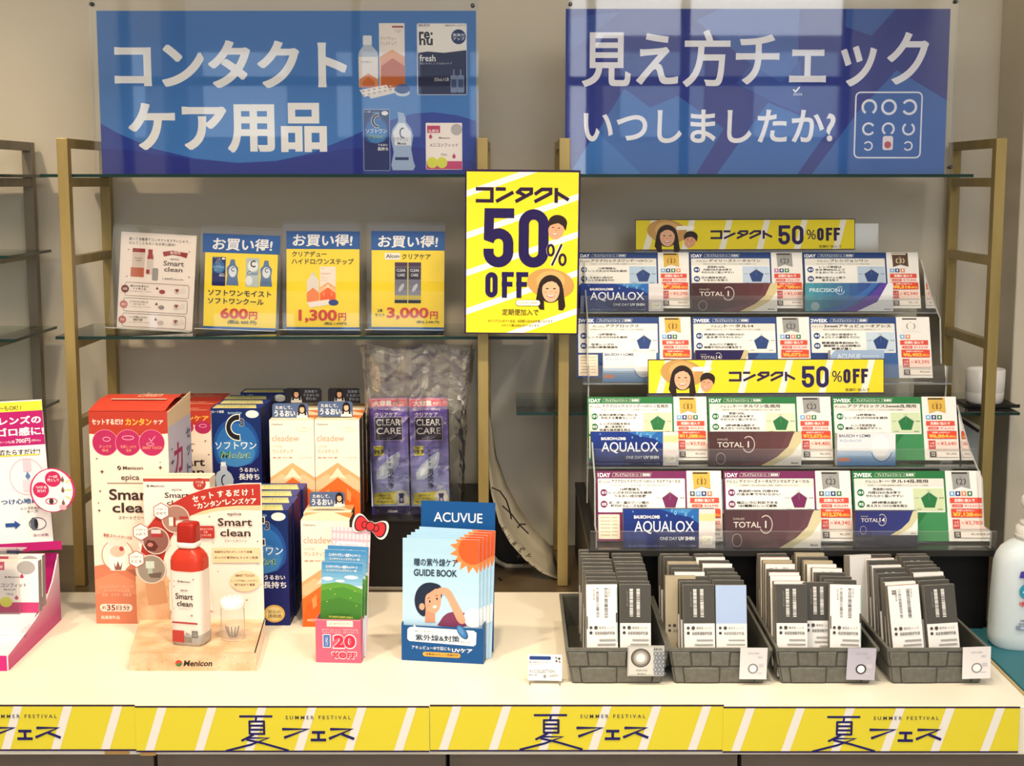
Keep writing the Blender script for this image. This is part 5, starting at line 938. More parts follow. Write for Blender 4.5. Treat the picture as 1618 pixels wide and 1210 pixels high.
def acuvue_art(A): A.grad(0, 0, 1000, 500, '#a8bede', '#7ca0cc', 5); A.text('ACUVUE', 130, 60, 560, 140, '#e8eef6', .008); A.text('OASYS', 600, 80, 900, 110, '#dce6f2', .01); A.poly([(0, 0), (90, 0), (0, 90)], '#e8eef4')
LENS = [
 (0, 917, 1048, 448, aqua_art, (0, 0, 1060, 300), 'blue lens box with bubbles in the top row of the rack', 0), (0, 1094, 1228, 447, lambda A: total_art(A, '#3c2424', '#6a3a40', '1'), (0, 0, 1000, 300), 'dark brown lens box with a gold sweep in the top row of the rack', 0),
 (0, 1272, 1411, 447, precision_art, (0, 0, 1000, 300), 'teal to violet lens box in the top row of the rack', 0),
 (1, 953, 1037, 556, aqua2_art, (0, 0, 1000, 460), 'white and pale blue lens box in the second row of the rack', 0), (1, 1100, 1182, 553, lambda A: total_art(A, '#251a50', '#2c2458', '14'), (0, 0, 1000, 500), 'indigo lens box in the second row, behind the yellow strip', 0), (1, 1312, 1397, 553, acuvue_art, (0, 0, 1000, 500), 'silvery blue lens box at the end of the second row', 0),
 (2, 934, 1072, 682, aqua_art, (0, 0, 1060, 300), 'blue lens box with bubbles in the third row of the rack', 1), (2, 1121, 1266, 682, lambda A: total_art(A, '#4a3030', '#6c4448', '1', '#d8cca0'), (0, 0, 1000, 300), 'dark brown lens box with a gold sweep in the third row of the rack', 0), (2, 1323, 1415, 684, aqua2_art, (0, 0, 1000, 460), 'white and pale blue lens box in the third row of the rack', 0),
 (3, 985, 1130, 804, aqua_art, (0, 0, 1060, 300), 'blue lens box with bubbles in the bottom row of the rack', 1), (3, 1146, 1297, 806, lambda A: total_art(A, '#4c3438', '#6a4650', '1', '#d8d0a8'), (0, 0, 1000, 300), 'dark brown lens box with a gold sweep in the bottom row of the rack', 0), (3, 1352, 1450, 807, lambda A: total_art(A, '#2e3270', '#343a7c', '14', '#d8d2a8'), (0, 0, 1000, 460), 'indigo lens box in the bottom row of the rack', 0)]
for r, u0, u1, vT, art, rc, lab, fl in LENS:
    yy = ROWY[r] - .038; M, W, H = fit(u0, u1, vT, yy, ROWZ[r] - .003, tilt=8); t = thing('lens_box', lab, 'box', M, 'lens boxes on the stepped rack')
    MB().box(-W / 2, W / 2, 0, .022, 0, H, '#3a3a48' if art not in (aqua2_art, acuvue_art) else '#dfe2ea').build('box', t, None, .0006)
    A = Art(rc, W, H); (art(A, fl) if art is aqua_art else art(A)); A.done(t)
# yellow strips on the rack --------------------------------------------------------------
def strip50(A):
    A.rect(292, 42, 1258, 186, '#2c1b45'); A.rect(295, 46, 1255, 182, YEL)
    A.r0 = A.r
    for x in (200, 362, 530, 695, 860, 1025, 1195): A.poly([(x, 46), (x + 26, 46), (x - 8, 182), (x - 36, 182)], '#f3efe0', clip=True) if x > 300 else None
    kontakuto(A, 622, 95, 893, 134, '#2c1b45', 1.3); fifty(A, 920, 72, 1032, 162, 18, '#2a1c55')
    A.arc(1054, 105, 7, 11, 0, 360, 4.5, '#2c1b45'); A.arc(1076, 125, 7, 11, 0, 360, 4.5, '#2c1b45'); A.stroke([(1078, 94), (1052, 136)], 4.5, '#2c1b45'); off(A, 1090, 84, 1192, 144, 14, '#2c1b45'); A.text('定期便加入で', 1098, 164, 1198, 177, '#5a4a30', .01)
    girl(A, 432, 116, .56); man(A, 534, 138, .48); A.rrect(472, 74, 552, 92, 8, '#fffdf4')
for lab, q, Yq in (('long yellow strip with two faces above the top card row', (1003.5, 346, 1351, 395), 3.075), ('long yellow strip with two faces between the second and third card rows', (1023.5, 567, 1397, 622), 2.80)):
    zb = ZZ(q[3], Yq); M, W, H = fit(q[0], q[2], q[1], Yq, zb, tilt=8, roll=-.2); t = thing('promo_strip', lab, 'sign', M, 'yellow strips on the card rack'); MB().box(-W / 2, W / 2, 0, .0012, 0, H, YEL).build('sheet', t)
    A = Art((292, 42, 1258, 186), W, H); strip50(A); A.done(t)
    MB().box(-W / 2 - .0, W / 2 + .05, .002, .0035, -.03, H - .01, ACRYL, top=ACRYL2, side=ACRYL2).build('holder', t)

# ================================================================ woven baskets of lens packets
BK = noise_mat('grey_strap', '#5d5c54', '#686760', 120, .55, .15); BKD = M_('#47463f', .6)
BW, BB, BH, BD = .082, .0705, .060, .315      # half widths at rim and base, height, depth at the rim
def bface(k):
    """corner points (bottom left, bottom right, top right, top left) of each outer face seen from outside"""
    f0, f1, g0, g1 = .006, 0.0, BD - .008, BD
    F_ = {'front': ((-BB, f0, 0), (BB, f0, 0), (BW, f1, BH), (-BW, f1, BH)), 'right': ((BB, f0, 0), (BB, g0, 0), (BW, g1, BH), (BW, f1, BH)),
          'left': ((-BB, g0, 0), (-BB, f0, 0), (-BW, f1, BH), (-BW, g1, BH)), 'back': ((BB, g0, 0), (-BB, g0, 0), (-BW, g1, BH), (BW, g1, BH))}
    return [Vector(p) for p in F_[k]]
_st = {}
def strap_mesh(k, s0, s1, t0, t1, d):
    q = (k, s0, s1, t0, t1, d)
    if q in _st: return _st[q]
    a, b, c, e = bface(k); n = (b - a).cross(e - a).normalized()
    P = lambda s, t_, o: (a * (1 - s) + b * s) * (1 - t_) + (e * (1 - s) + c * s) * t_ + n * o
    me = bpy.data.meshes.new('strap'); v = [P(s0, t0, 0), P(s1, t0, 0), P(s1, t1, 0), P(s0, t1, 0)]; e_ = .06 * (s1 - s0)
    v += [P(s0 + e_ * .3, t0 + .01, d * .6), P(s1 - e_ * .3, t0 + .01, d * .6), P(s1 - e_ * .3, t1 - .01, d * .6), P(s0 + e_ * .3, t1 - .01, d * .6)]
    v += [P(s0 + e_ * 1.3, t0 + .04, d), P(s1 - e_ * 1.3, t0 + .04, d), P(s1 - e_ * 1.3, t1 - .04, d), P(s0 + e_ * 1.3, t1 - .04, d)]
    me.from_pydata([tuple(x) for x in v], [], [(0, 1, 5, 4), (1, 2, 6, 5), (2, 3, 7, 6), (3, 0, 4, 7), (4, 5, 9, 8), (5, 6, 10, 9), (6, 7, 11, 10), (7, 4, 8, 11), (8, 9, 10, 11)])
    me.materials.append(BK); _st[q] = me; return me
def basket(x, y, label, rz=0):
    t = thing('woven_basket', label, 'basket', frame(Vector((x, y, TZ + .0005)), rz), 'grey woven baskets of lens packets'); w_ = .0025
    mb = MB(); inn = lambda p, s=.0: p
    for k in ('front', 'right', 'left', 'back'):
        a, b, c, e = bface(k); n = (b - a).cross(e - a).normalized(); o = [p - n * w_ for p in (a, b, c, e)]
        mb.add([a, b, c, e] + o, [(0, 1, 2, 3), (7, 6, 5, 4), (3, 2, 6, 7)], BKD)
    mb.box(-BB, BB, .006, BD - .008, 0, .003, BKD); mb.build('shell', t)
    for k, n in (('front', 5), ('right', 9), ('left', 9), ('back', 5)):
        for row, (t0, t1) in enumerate(((.02, .47), (.50, .93))):
            sh = 0 if row else .5; edges = [max(0, min(1, (i - sh) / n)) for i in range(n + 2)]; edges = sorted(set(edges))
            if row == 0: edges = [e for i, e in enumerate(edges) if i in (0, len(edges) - 1) or i % 2 == 1]
            for i in range(len(edges) - 1):
                pr = (i + row) % 2; link('strap', strap_mesh(k, edges[i] + .004, edges[i + 1] - .004, t0, t1 - (.035 if not pr and row else 0), .0028 if pr else .0015), t)
    mb = MB(); r = [(-BW - .002, -.002), (BW + .002, -.002), (BW + .002, BD + .002), (-BW - .002, BD + .002)]; q = [(-BW + .003, .003), (BW - .003, .003), (BW - .003, BD - .003), (-BW + .003, BD - .003)]
    vs_ = [(a, b, BH - .004) for a, b in r] + [(a, b, BH - .004) for a, b in q] + [(a, b, BH + .001) for a, b in r] + [(a, b, BH + .001) for a, b in q]
    fs_ = []
    for i in range(4): j = (i + 1) % 4; fs_ += [(i, j, 8 + j, 8 + i), (4 + j, 4 + i, 12 + i, 12 + j), (8 + i, 8 + j, 12 + j, 12 + i), (j, i, 4 + i, 4 + j)]
    mb.add(vs_, fs_, BK); mb.build('rim', t); return t
YB_ = D(1080) - .004
BX = [PZ(u, v).x for u, v in ((974, 1078), (1138, 1083), (1305, 1080), (1482, 1083))]
BX[0] += .0; NM = ['first basket beside the small price stand', 'second basket', 'third basket', 'last basket beside the soap bottle']
for i, x in enumerate(BX): basket(x, YB_, 'grey woven basket of lens packets, ' + ('first, beside the small price stand', 'second from the small price stand', 'third from the small price stand', 'last, beside the pump bottle')[i], (0, 0, 0, 1)[i])

PW, PT, PHt = .0515, .0155, .150
def packet_proto(kind):
    body, topc = {'grey': ('#7b7873', '#85817b'), 'white': ('#e9e6e2', '#9a968f'), 'blue': ('#7a7772', '#85817b'), 'beige': ('#b5a88e', '#a59a82'), 'pinkish': ('#e2d6d0', '#b07f6c'), 'pale': ('#e6e2de', '#e8e4e2')}[kind]
    t = thing('lens_packet', 'lens packet', 'box', Matrix.Identity(4), 'lens packets in the baskets')
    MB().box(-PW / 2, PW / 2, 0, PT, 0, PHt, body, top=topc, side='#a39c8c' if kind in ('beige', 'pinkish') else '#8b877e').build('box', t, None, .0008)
    A = Art((0, 0, 100, 290), PW, PHt)
    def lower(A):
        A.ell(14, 160, 5, 5, '#4a4844', n=8); A.ell(30, 160, 6, 6, '#4a4844', n=8); A.ell(14, 176, 5, 5, '#3a3834', n=8); A.text('販売名 レンズ', 40, 156, 88, 164, '#8a8680', .01); A.text('高度管理医療機器', 26, 172, 90, 182, '#6a6864', .01)
        for k, (a, b) in enumerate(((40, 92), (34, 92), (50, 90), (20, 60), (66, 90), (14, 90))): A.rect(a, 196 + 14 * k, b, 201 + 14 * k, '#a8a49e')
    if kind in ('white', 'pinkish', 'pale'):
        A.rect(1, 1, 99, 289, '#efecea'); 
        if kind != 'pale':
            for x, w_ in ((32, 9), (58, 11)):
                for k in range(24): A.rect(x, 12 + 3.9 * k, x + w_, 12 + 3.9 * k + random.uniform(.8, 2.6), '#4a4844')
            A.text('0123456', 22, 14, 27, 50, '#7a7672', .0); A.text('EXP', 72, 12, 76, 40, '#7a7672', .0); A.xf(1, 0, -24); lower(A); A.xf()
            if kind == 'white':
                A.rect(96, 10, 99, 180, '#a8ccc4'); A.rect(94, 90, 99, 120, '#4a4844'); A.rect(1, 100, 4, 140, '#4a4844'); A.rect(94, 200, 99, 250, '#4a4844')
            else:
                for k in range(8): A.rect(12 + (k % 4) * 3.6, 14 + (k // 4) * 8, 14.5 + (k % 4) * 3.6, 20 + (k // 4) * 8, '#5a5650')
    elif kind in ('grey', 'blue'):
        A.rect(1, 1, 99, 122, '#494743' if kind == 'grey' else '#a8bce0'); A.rect(1, 122, 99, 289, '#ece9e6')
        if kind == 'grey':
            for x in (32, 54):
                for k in range(18): A.rect(x, 14 + 5 * k, x + 11, 14 + 5 * k + random.uniform(2.2, 4.4), '#dedbd6')
            A.text('0123456', 22, 20, 27, 70, '#8a8680', .0)
        A.xf(1, 0, -24); lower(A); A.xf()
    else: A.rect(1, 1, 99, 289, '#b3a68b'); A.arc(50, 220, 14, 14, 0, 360, 3, '#7a6a50'); lower(A)
    A.done(t)
    A = Art((0, 0, 100, 30), PW, PT); A.rect(1, 1, 99, 29, topc); A.rect(2, 24, 98, 28, '#a5a19a' if kind != 'pale' else '#f4f2f0'); A.rect(10, 12, 30, 18, '#d8d4cc' if kind != 'pale' else '#cfc8c8'); A.rect(64, 14, 86, 20, '#d8d4cc' if kind != 'pale' else '#cfc8c8'); A.done(t, on_top(PHt))
    return t
PR = {k: packet_proto(k) for k in ('grey', 'white', 'blue', 'beige', 'pinkish', 'pale')}; used = set()
DESC = {'grey': 'dark grey lens packet', 'white': 'white lens packet with bar codes', 'blue': 'lens packet with a pale blue upper half', 'beige': 'beige lens packet', 'pinkish': 'white lens packet with a tan flap', 'pale': 'plain white lens packet'}
def packet(kind, x, y, z, tilt, yaw, roll, label):
    M = frame(Vector((x, y, z)), yaw, tilt, roll)
    if kind not in used: used.add(kind); p = PR[kind]; p.matrix_world = M; p['label'] = label
    else: p = dup(PR[kind], None, label, None, M)
    return p
def pcol(u_front, u_back, n, kinds, b, side, yaw=0, roll=0, tilt=14, y0=.016, gap=None, xo=0, zo=0):
    yf = YB_ + y0; pitch = (.272 - y0) / n; xf_ = (u_front - CX) / F * (yf + .02) * 1.005 + xo; xb_ = (u_back - CX) / F * (yf + pitch * n) * 1.005
    for i in range(n):
        k = kinds[i] if i < len(kinds) else 'grey'; f = i / max(1, n - 1)
        sm = math.copysign(1, random.random() - .5) * random.uniform(0, .0012)
        packet(k, xf_ * (1 - f) + xb_ * f + sm, yf + pitch * i, TZ + .005 + zo + random.uniform(0, .0035), tilt - 4 * f + random.uniform(-.8, .8) * 0, yaw * (1 - f), roll * (1 - f) + random.uniform(-.6, .6),
               DESC[k] + ', %s, %s row of the %s basket' % (('foremost' if i == 0 else nth[i]), side, ('first', 'second', 'third', 'last')[b]))
pcol(956, 941, 11, ['white'], 0, 'inner', roll=0); pcol(1009, 992, 10, ['grey'], 0, 'outer', roll=0)
pcol(1113, 1069, 10, ['grey', 'grey', 'grey', 'pale', 'grey', 'grey', 'beige'], 1, 'inner'); pcol(1165.5, 1123, 10, ['blue', 'grey', 'grey', 'grey', 'grey', 'pale', 'grey', 'pale'], 1, 'outer')
pcol(1264, 1227, 10, ['grey', 'pinkish', 'pale', 'pinkish', 'grey', 'pinkish', 'beige', 'pinkish', 'grey', 'beige'], 2, 'inner'); pcol(1349, 1282, 10, ['white', 'grey', 'grey', 'grey', 'pinkish', 'pale', 'beige', 'grey', 'beige', 'grey'], 2, 'outer', roll=1)
pcol(1455, 1394, 10, ['pinkish', 'pale', 'grey', 'grey', 'grey', 'pale', 'grey', 'pinkish', 'grey', 'pinkish'], 3, 'inner', roll=-3.5); pcol(1512, 1451, 10, ['grey', 'grey', 'grey', 'pale', 'grey', 'grey', 'grey', 'grey', 'grey', 'beige'], 3, 'outer', roll=-3.5)
p = PY(1318, 1010, YB_ + .05); packet('grey', (1300 - CX) / F * (YB_ + .05) + .012, YB_ + .038, TZ + .005, 13, 0, 0, 'dark grey lens packet wedged between the two rows of the third basket')
p = PY(1352, 925, YB_ + .20); packet('pale', p.x + .012, YB_ + .19, TZ + .012, 10, 32, 6, 'pale lens packet tilted askew at the back of the third basket')
p = PY(1066, 1000, YB_ + .06); packet('beige', p.x + .013, YB_ + .075, TZ + .006, 10, 0, 0, 'beige lens packet at the side of the second basket')
# tags clipped on the baskets
def tagcard(label, u0, v0, u1, v1, kind):
    Yt = YB_ - .006; M, W, H = fit(u0, u1, v0, Yt, ZZ(v1, Yt), tilt=-3, roll=(0, .5, 1, -2)[kind]); t = thing('lens_tag', label, 'tag', M, 'tags on the grey baskets')
    col = ('#b9bab6', '#dcdbdd', '#b9b7c6', '#e6e1e2')[kind]; MB().box(-W / 2, W / 2, 0, .0008, 0, H, col).build('card', t); MB().box(-.004, .004, .0008, .006, H - .012, H - .004, M_('#cfcfcc', .2)).build('clip', t)
    A = Art((0, 0, 100, 100), W, H)
    if kind == 0:
        A.rect(4, 4, 70, 94, '#cfcfcb'); A.ell(36, 40, 27, 31, '#4f4a48'); A.ell(36, 40, 23, 27, '#86807c'); A.ell(36, 40, 18, 21, '#b5afa9'); A.ell(36, 40, 12, 14, '#f0eeea'); A.text('DIA14.5', 24, 78, 54, 84, '#5a5854', .02); A.text('BC8.6', 28, 90, 50, 95, '#5a5854', .02); A.text('ｽﾀｲﾙ', 70, 8, 94, 15, '#4a4a4a', .03)
        for i in range(3):
            for j in range(6): A.arc(76 + 10 * i + (j % 2) * 3, 26 + 13 * j, 5, 6, 0, 360, 2, '#6a7488', n=6)
    else:
        A.ell(48 + kind, 66, 19, 16, ('', '#8a8684', '#45423f', '#8f8c8c')[kind]); A.ell(48 + kind, 66, 13 + (kind == 3), 11.5, '#f6f4f4'); A.text('1DAY LENS', 30, 14, 70, 20, '#a8a6a8', .01)
        A.text('14.2', 66, 26, 82, 33, '#a09ea2', .01); A.rect(70, 50, 88, 62, '#c8c6ce'); A.rect(64, 78, 84, 82, '#c8c6ce')
    A.done(t)
tagcard('square tag with a large brown lens ring on the first basket', 992, 1020, 1050, 1068, 0); tagcard('pale tag with a small grey ring on the second basket', 1170, 1023.5, 1213, 1073, 1)
tagcard('lilac grey tag with a dark ring on the third basket', 1340, 1024, 1385, 1074, 2); tagcard('crinkled white tag with a faint ring on the last basket', 1521.5, 1022, 1566, 1072, 3)
# little price stand
p = PZ(861, 1083); M = frame(Vector((p.x, p.y + .006, TZ)), -3, 14); t = thing('price_stand', 'small white price card on wire feet beside the first basket', 'sign', M)
W_ = .0555; H_ = .042; MB().box(-W_ / 2, W_ / 2, 0, .0012, .006, .006 + H_, '#eeebe8').build('card', t)
A = Art((0, 0, 400, 300), W_, H_); A.rrect(14, 20, 270, 62, 16, '#22407c'); A.text('瞳の印象がかわる1DAY', 14, 82, 250, 98, '#5a5a60', .01); A.text('カラーコンタクト', 14, 106, 160, 120, '#4a4a50', .01); A.text("V's COLLECTION", 14, 174, 310, 212, '#4a4a50', .004); A.text('税込価格', 14, 228, 105, 246, '#4a4a50', .01); A.text('1,600円', 240, 226, 352, 262, '#6a5a54', .006); A.rect(182, 232, 214, 270, '#8a8884')
sparkle(A, [(330, 36, 18), (366, 46, 26), (334, 74, 22), (372, 84, 16)], '#2a2a30'); A.done(t, Matrix.Translation((0, 0, .006)))
for sx in (-1, 1): MB().tube([(sx * .024, .002, .012), (sx * .024, .002, .0012), (sx * .0245, -.012, .0012), (sx * .0245, .02, .0012)], .0009, M_('#b8b4a8', .2, .8)).build('wire_foot', t)

# ================================================================ pump bottle, cup device, grey board, curled sheet
pb = PZ(1646, 1036, TZ); t = thing('pump_bottle', 'large white pump bottle of hand sanitiser on the teal table', 'bottle', (PY(1626, 1000, D(1030) + .045).x, D(1030) + .045, TZ + .0005))
BT = noise_mat('milky_plastic', '#d3dde0', '#dae2e4', 6, .3); s = 1.0
mb = MB(); mb.lathe([(.066, 0), (.0705, .006), (.0715, .022), (.0695, .10), (.067, .150), (.063, .163), (.055, .176), (.042, .186), (.036, .189), (.034, .190)], BT, 56, sq=2.6, sy=.62); mb.build('body', t)
mb = MB(); mb.lathe([(.031, .189), (.0315, .190), (.0315, .212), (.0285, .214), (.027, .216)], M_('#e6e2dc', .4), 36); mb.lathe([(.0295, .193), (.0325, .1935), (.0325, .2), (.030, .2005)], M_('#dcd8d2', .4), 36); mb.build('collar', t)
mb = MB(); mb.lathe([(.024, .2155), (.026, .217), (.024, .224), (.012, .226), (.0095, .228), (.0095, .246), (.011, .2475)], M_('#dedad4', .35), 32); mb.build('pump_stem', t)
mb = MB(); mb.lathe([(.012, .246), (.022, .248), (.0245, .252), (.0245, .262), (.022, .267), (.012, .2695), (.0005, .270)], M_('#e4e0da', .35), 32); mb.build('pump_head', t)
MB().tube([(.01, 0, .258), (.04, 0, .259), (.052, 0, .256), (.058, 0, .246)], .007, M_('#e4e0da', .35), 14).build('nozzle', t)
A = Art((1565, 840, 1730, 1030), .172, .2); A.lv = 2
# label print follows the flat front of the bottle
A = Art((1580, 890, 1706, 1010), .130, .122)
A.poly([(1608, 899), (1612, 898), (1700, 898), (1700, 910), (1606, 910)], '#4a3f9c'); A.text('手指消毒用', 1618, 901, 1660, 908, '#dfe2f0', .02); A.text('アルコール', 1616, 912, 1680, 917, '#4a4a6a', .02); A.ell(1622, 933, 15, 14, '#2f94b0'); A.stroke([(1614, 936), (1620, 928), (1628, 936), (1634, 930)], 3.4, '#eaf4f6')
A.text('手・指', 1607, 951, 1650, 960, '#d24a48', .045); A.text('洗浄・消毒', 1610, 983, 1660, 987, '#5a6a84', .02); A.rrect(1604, 993, 1680, 1001, 3, '#8a9ab0'); A.text('指定医薬部外品', 1608, 988.5, 1650, 991.8, '#5a6a84', .02); A.text('500mL', 1612, 995, 1650, 999.5, '#e6eaf0', .02)
A.done(t, Matrix.Translation((0, -.0452, .030)))
zs = ZZ(656, 2.9) + .0065; xc = PY(1556, 640, 3.0).x
t = thing('tray', 'thin black tray under the white cup on the glass shelf', 'tray', (xc + .004, 3.0, zs)); MB().box(-.052, .054, -.045, .055, 0, .004, M_('#1a1918', .4)).build('plate', t, None, .001); MB().box(-.052, .054, -.045, -.042, .004, .007, M_('#1a1918', .4)).build('lip', t)
t = thing('cup', 'white seamed cup on a black tray behind the brass post', 'cup', (xc, 3.005, zs + .0045)); h = ZZ(586, 3.0) - zs
mb = MB(); mb.lathe([(.034, 0), (.0375, .004), (.039, .020), (.039, .0235)], M_('#eeeae6', .35), 40); mb.build('base', t); mb = MB(); mb.lathe([(.0385, .0237), (.0392, .0245), (.0400, h - .002), (.0385, h), (.036, h - .001), (.035, h - .01), (.0005, h - .012)], M_('#f1edea', .35), 40); mb.build('body', t)
# light grey board leaning behind the rack
M = Matrix.Translation((PY(1505, 800, 3.05).x, 3.05, TZ)); t = thing('grey_board', 'light grey board with a clipped corner leaning behind the card rack', 'board', M)
q = lambda u, v: (PY(u, v, 3.05).x - M.translation.x, PY(u, v, 3.05).z - TZ)
MB().prism([q(1440, 655), q(1500, 655), q(1546, 684), q(1540, 800), (q(1536, 850)[0], .002), (q(1440, 850)[0], .002)], 0, .004, '#aeb2b2', '#24221f').build('panel', t)
MB().prism([q(1470, 655), q(1512, 655), q(1549, 680), q(1546, 686), q(1500, 658)], .004, .007, '#1d1b19').build('edge', t)
# curled paper sheet with brush strokes leaning between the two brass posts
Ys = 2.93; q = lambda u, v, dy=0: PY(u, v, Ys + dy)
lo = [(767, 640), (770, 720), (776, 780), (788, 825), (806, 858), (830, 885), (856, 905), (880, 928)]; hi = [(772, 640), (784, 720), (800, 765), (818, 800), (840, 832), (860, 852), (873, 866), (882, 905)]
o0 = Vector((q(820, 925).x, Ys, TZ)); t = thing('paper_sheet', 'curled pale paper sheet with black brush strokes between the brass posts', 'paper', o0)
mb = MB(); pts = []
for i, (a, b) in enumerate(zip(lo, hi)):
    A_, B_ = q(*a, -.02), q(*b, .055)
    pts.append([A_ * (1 - f) + B_ * f + Vector((0, 0, -.012 * sin(pi * f))) - o0 for f in (0, .25, .5, .75, 1)])
for r_ in pts:
    for p in r_: p.z = max(p.z, .002)
mb.loops(pts, M_('#a39a86', .5), cap=False, close=False); o = mb.build('sheet', t); sm = o.modifiers.new('thick', 'SOLIDIFY'); sm.thickness = .0006
for L in ([(777, 770), (790, 776), (800, 790), (806, 808), (808, 820)], [(794, 799), (808, 812), (820, 828), (828, 836), (835, 843)], [(818, 834), (822, 828), (831, 828)], [(788, 912), (793, 920), (796, 922), (790, 914)]):
    MB().tube([q(u, v, -.022) - o0 for u, v in L], .0016, '#15110f', 6).build('brush_stroke', t)
# lettering printed along the lower part of the sheet
k = 0
for (u, v, ch, sz) in ((798, 835, 'の', 8), (806, 848, 'ご', 8), (815, 858, '案', 8), (826, 868, '内', 9), (838, 878, 'で', 9), (822, 878, 'あ', 8), (834, 890, 'り', 9), (845, 897, 'ま', 9), (857, 906, 'す', 10)):
    p0 = q(u, v, -.022) - o0; A = Art((0, 0, 10, 10), sz / 700, sz / 700); A.text(ch, 0, 0, 10, 10, '#4a4234', .02); A.done(t, Matrix.Translation(p0 + Vector((0, -.012, 0))) @ Matrix.Rotation(R(-38), 4, 'Y') @ Matrix.Rotation(R(40), 4, 'X'))
Yt = 3.02; ot = Vector((PY(822, 925, Yt).x, Yt, TZ)); qt = lambda u, v: (PY(u, v, Yt).x - ot.x, max(.002, PY(u, v, Yt).z - TZ))
t = thing('tote_bag', 'black rounded bag with a pale rim lying under the curled paper', 'bag', ot)
MB().prism(rounded([qt(*p) for p in ((755, 760), (776, 770), (790, 815), (808, 848), (835, 880), (862, 898), (868, 912), (755, 912))]), 0, .05, M_('#181614', .4)).build('body', t, None, .006)
MB().tube([(qt(u, v)[0], -.008, qt(u, v)[1]) for u, v in ((772, 868), (784, 884), (800, 896), (822, 902), (846, 904), (868, 903))], .0052, M_('#a89f8e', .5), 10).build('rim', t)

# ================================================================ magenta drop display at the picture's edge
YR = D(979); YL = D(1060); XS = PZ(97, 979).x; MAG = '#c42a7c'
t = thing('display_tray', 'magenta and white counter display cut off at the picture edge', 'display', (XS, YL, TZ)); ln = YR - YL
q = lambda u, v: (ln - 0, 0)
def zs_(v, Y): return ZZ(v, Y) - TZ
prof = [(0, 0), (ln, 0), (ln, zs_(873, YR)), (ln * .86, .085), (ln * .70, .058), (ln * .50, .044), (ln * .25, .034), (.0, .026)]
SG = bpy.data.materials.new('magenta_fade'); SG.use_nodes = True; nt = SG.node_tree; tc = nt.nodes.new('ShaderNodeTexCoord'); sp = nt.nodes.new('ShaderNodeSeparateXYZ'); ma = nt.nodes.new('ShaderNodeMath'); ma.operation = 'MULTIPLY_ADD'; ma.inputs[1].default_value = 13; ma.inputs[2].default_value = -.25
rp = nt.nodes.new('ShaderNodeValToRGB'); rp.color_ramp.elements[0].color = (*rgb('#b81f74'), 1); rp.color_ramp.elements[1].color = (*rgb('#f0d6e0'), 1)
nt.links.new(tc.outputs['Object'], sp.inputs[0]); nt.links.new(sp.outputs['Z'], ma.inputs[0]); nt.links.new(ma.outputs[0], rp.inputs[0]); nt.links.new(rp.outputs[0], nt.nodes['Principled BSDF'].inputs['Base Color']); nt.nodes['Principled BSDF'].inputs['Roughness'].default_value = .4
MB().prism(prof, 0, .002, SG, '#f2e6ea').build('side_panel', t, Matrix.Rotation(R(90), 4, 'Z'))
MB().box(-.30, -.002, 0, .002, 0, .026, MAG).build('front_lip', t); MB().box(-.30, -.002, .002, ln, .010, .012, '#f2e6ea').build('shelf', t); MB().box(-.30, 0, ln - .002, ln, 0, zs_(873, YR), '#b81f74').build('rear_panel', t)
A = Art((0, 0, 100, 40), .08, .03); A.text('メニコンフィット', 6, 6, 94, 18, '#d87aa8', .004); A.text('Meniconfit', 30, 24, 70, 32, '#d87aa8', .004); A.done(t, Matrix.Translation((.0008, .10, .022)) @ Matrix.Rotation(R(90), 4, 'Z') @ Matrix.Rotation(R(6), 4, 'Y'))
# printed back card
YC = YR - .02; M, W, H = fit(-120, 66, 636, YC, ZZ(862, YC), roll=-3.2, tilt=3)
t2 = M; MI = t.matrix_world.inverted() @ M; MB().box(-W / 2, W / 2, 0, .001, -.01, H, '#f3eeee').build('back_card', t, MI)
A = Art((-120, 636, 66, 862), W, H); A.xf(.3964, 0, 600)
A.rect(-300, 95, 166, 133, '#f0e040'); A.text('〜もOK! /', -8, 108, 84, 128, '#3a3038', .02); A.rect(-300, 133, 166, 268, '#b01e6c'); A.text('レンズの', -10, 152, 158, 184, '#f8f0f4', .035); A.text('ゴロ感に!', -22, 196, 166, 230, '#f8f0f4', .035); A.text('キャンペーン価格', -60, 246, 46, 258, '#e8c8d8', .02); A.text('700円', 50, 240, 108, 260, '#f0d8e4', .03); A.text('(税込)', 112, 246, 150, 256, '#e8c8d8', .01)
A.text('滴たらすだけ“!', -20, 282, 144, 306, '#3a3038', .02); A.rect(-20, 304, 140, 309, '#e8d850'); A.arc(82, 392, 68, 72, 0, 360, 3, '#d8b8c8'); A.rrect(70, 325, 104, 372, 5, '#f0c4d4'); A.poly([(86, 372), (98, 392), (86, 404), (76, 392)], '#5a78b0'); A.rrect(62, 404, 112, 450, 8, '#f0d0dc')
A.text('つけ心地に', -30, 478, 120, 500, '#2a5a94', .03); A.text('レンズの水分を\nキープ!', 48, 512, 140, 538, '#4a4248', .02); A.poly([(-20, 574), (18, 574), (18, 564), (42, 582), (18, 600), (18, 590), (-20, 590)], '#264e8e'); A.arc(110, 582, 34, 24, 0, 360, 3, '#3a3438'); A.ell(94, 582, 13, 26, '#5a6470'); A.ell(104, 582, 8, 20, '#2a2c34'); A.text('涙の状態', 88, 622, 150, 634, '#8a5a74', .01); A.rect(-300, 655, 200, 690, '#b01e6c')
A.done(t, MI)
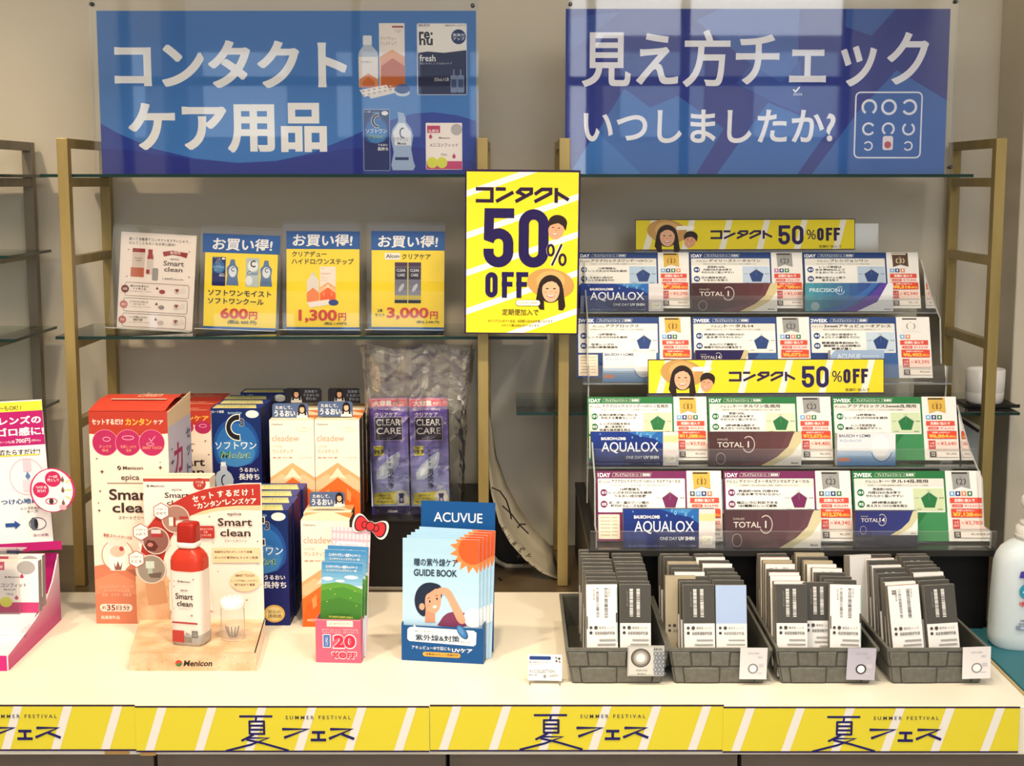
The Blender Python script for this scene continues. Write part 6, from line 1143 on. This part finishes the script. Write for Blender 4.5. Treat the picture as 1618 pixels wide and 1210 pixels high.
# round badge
M, W, H = fit(45.5, 117, 738, YC - .03, ZZ(811, YC - .03)); MI = t.matrix_world.inverted() @ M @ Matrix.Translation((0, 0, H / 2)) @ Matrix.Rotation(R(90), 4, 'X')
MB().lathe([(W / 2, -.001), (W / 2, 0)], '#c8306a', 48).build('badge', t, MI)
A = Art((110, 345, 300, 532), W, H); A.lv = 60; A.ell(205, 438, 87, 86, '#f7f0ec'); A.ell(210, 392, 34, 32, '#c02a5c'); A.ell(158, 436, 34, 32, '#c02a5c'); A.text('1〜3滴\n落として', 186, 376, 236, 402, '#f8ecf0', .02); A.text('つける\nだけ!', 136, 420, 182, 446, '#f8ecf0', .02)
A.arc(200, 482, 24, 12, 0, 360, 4, '#b8406a'); A.ell(200, 482, 10, 11, '#4a3038'); 
for y in (396, 438, 490): A.ell(250, y, 7, 9, '#7a5a54'); A.poly([(243, y), (250, y - 18), (257, y)], '#7a5a54')
for x, y, dx, dy in ((262, 408, 22, -14), (262, 436, 24, 0), (262, 462, 22, 12)): A.stroke([(x, y), (x + dx, y + dy)], 5, '#e8cc5c')
A.rrect(232, 496, 262, 516, 6, '#f0a8b4'); A.done(t, t.matrix_world.inverted() @ M)
# small packs inside
def fitpack(A):
    A.rect(0, 0, 200, 260, '#f4efec'); A.rect(-0, 4, 60, 46, '#c43c64'); A.text('防腐剤', 8, 22, 52, 38, '#f8e8ee', .02); A.ell(150, 34, 38, 34, '#aaa6a6'); A.text('メニコンフィット', 8, 112, 150, 132, '#4a4044', .02); A.text('Meniconfit', 56, 138, 106, 148, '#6a5a60', .01); A.text('15mL', 66, 160, 96, 172, '#6a5a60', .01); logo(A, 60, 76, 10)
    A.rect(0, 208, 200, 260, '#c04074'); A.ell(64, 206, 26, 26, '#dce04c')
    for x, y in ((26, 84), (132, 78), (108, 186)): A.ell(x, y, 8, 9, '#c0436a'); A.poly([(x - 6, y - 4), (x, y - 16), (x + 6, y - 4)], '#c0436a')
for i in range(2):
    Yp = YL + .165 + .022 * i; M, W, H = fit(-16, 60, 886, YL + .165, TZ + .051, tilt=4); M.translation.y = Yp
    p = thing('drops_box', ('white and magenta eye-drop box, foremost in the magenta display', 'white and magenta eye-drop box, second in the magenta display')[i], 'box', M @ Matrix.Translation((0, 0, .004 * i)), 'eye-drop boxes in the magenta display'); MB().box(-W / 2, W / 2, 0, .019, 0, H, '#f0e9e6', side='#8d8a88').build('box', p, None, .0008); A = Art((0, 0, 200, 260), W, H); fitpack(A); A.done(p)
MB().box(-.30, -.004, .155, ln - .003, .0125, .0505, '#f2e6ea').build('insert', t)
pc = thing('pack_cover', 'clear plastic cover over the eye-drop boxes in the magenta display', 'cover', (XS - .06, YL + .156, TZ + .051)); 
MB().box(-.10, .03, 0, .05, .108, .1095, ACRYL, front=ACRYL2).build('top_plate', pc); MB().box(-.10, .03, 0, .0015, .0, .108, ACRYL, side=ACRYL2).build('front_plate', pc)
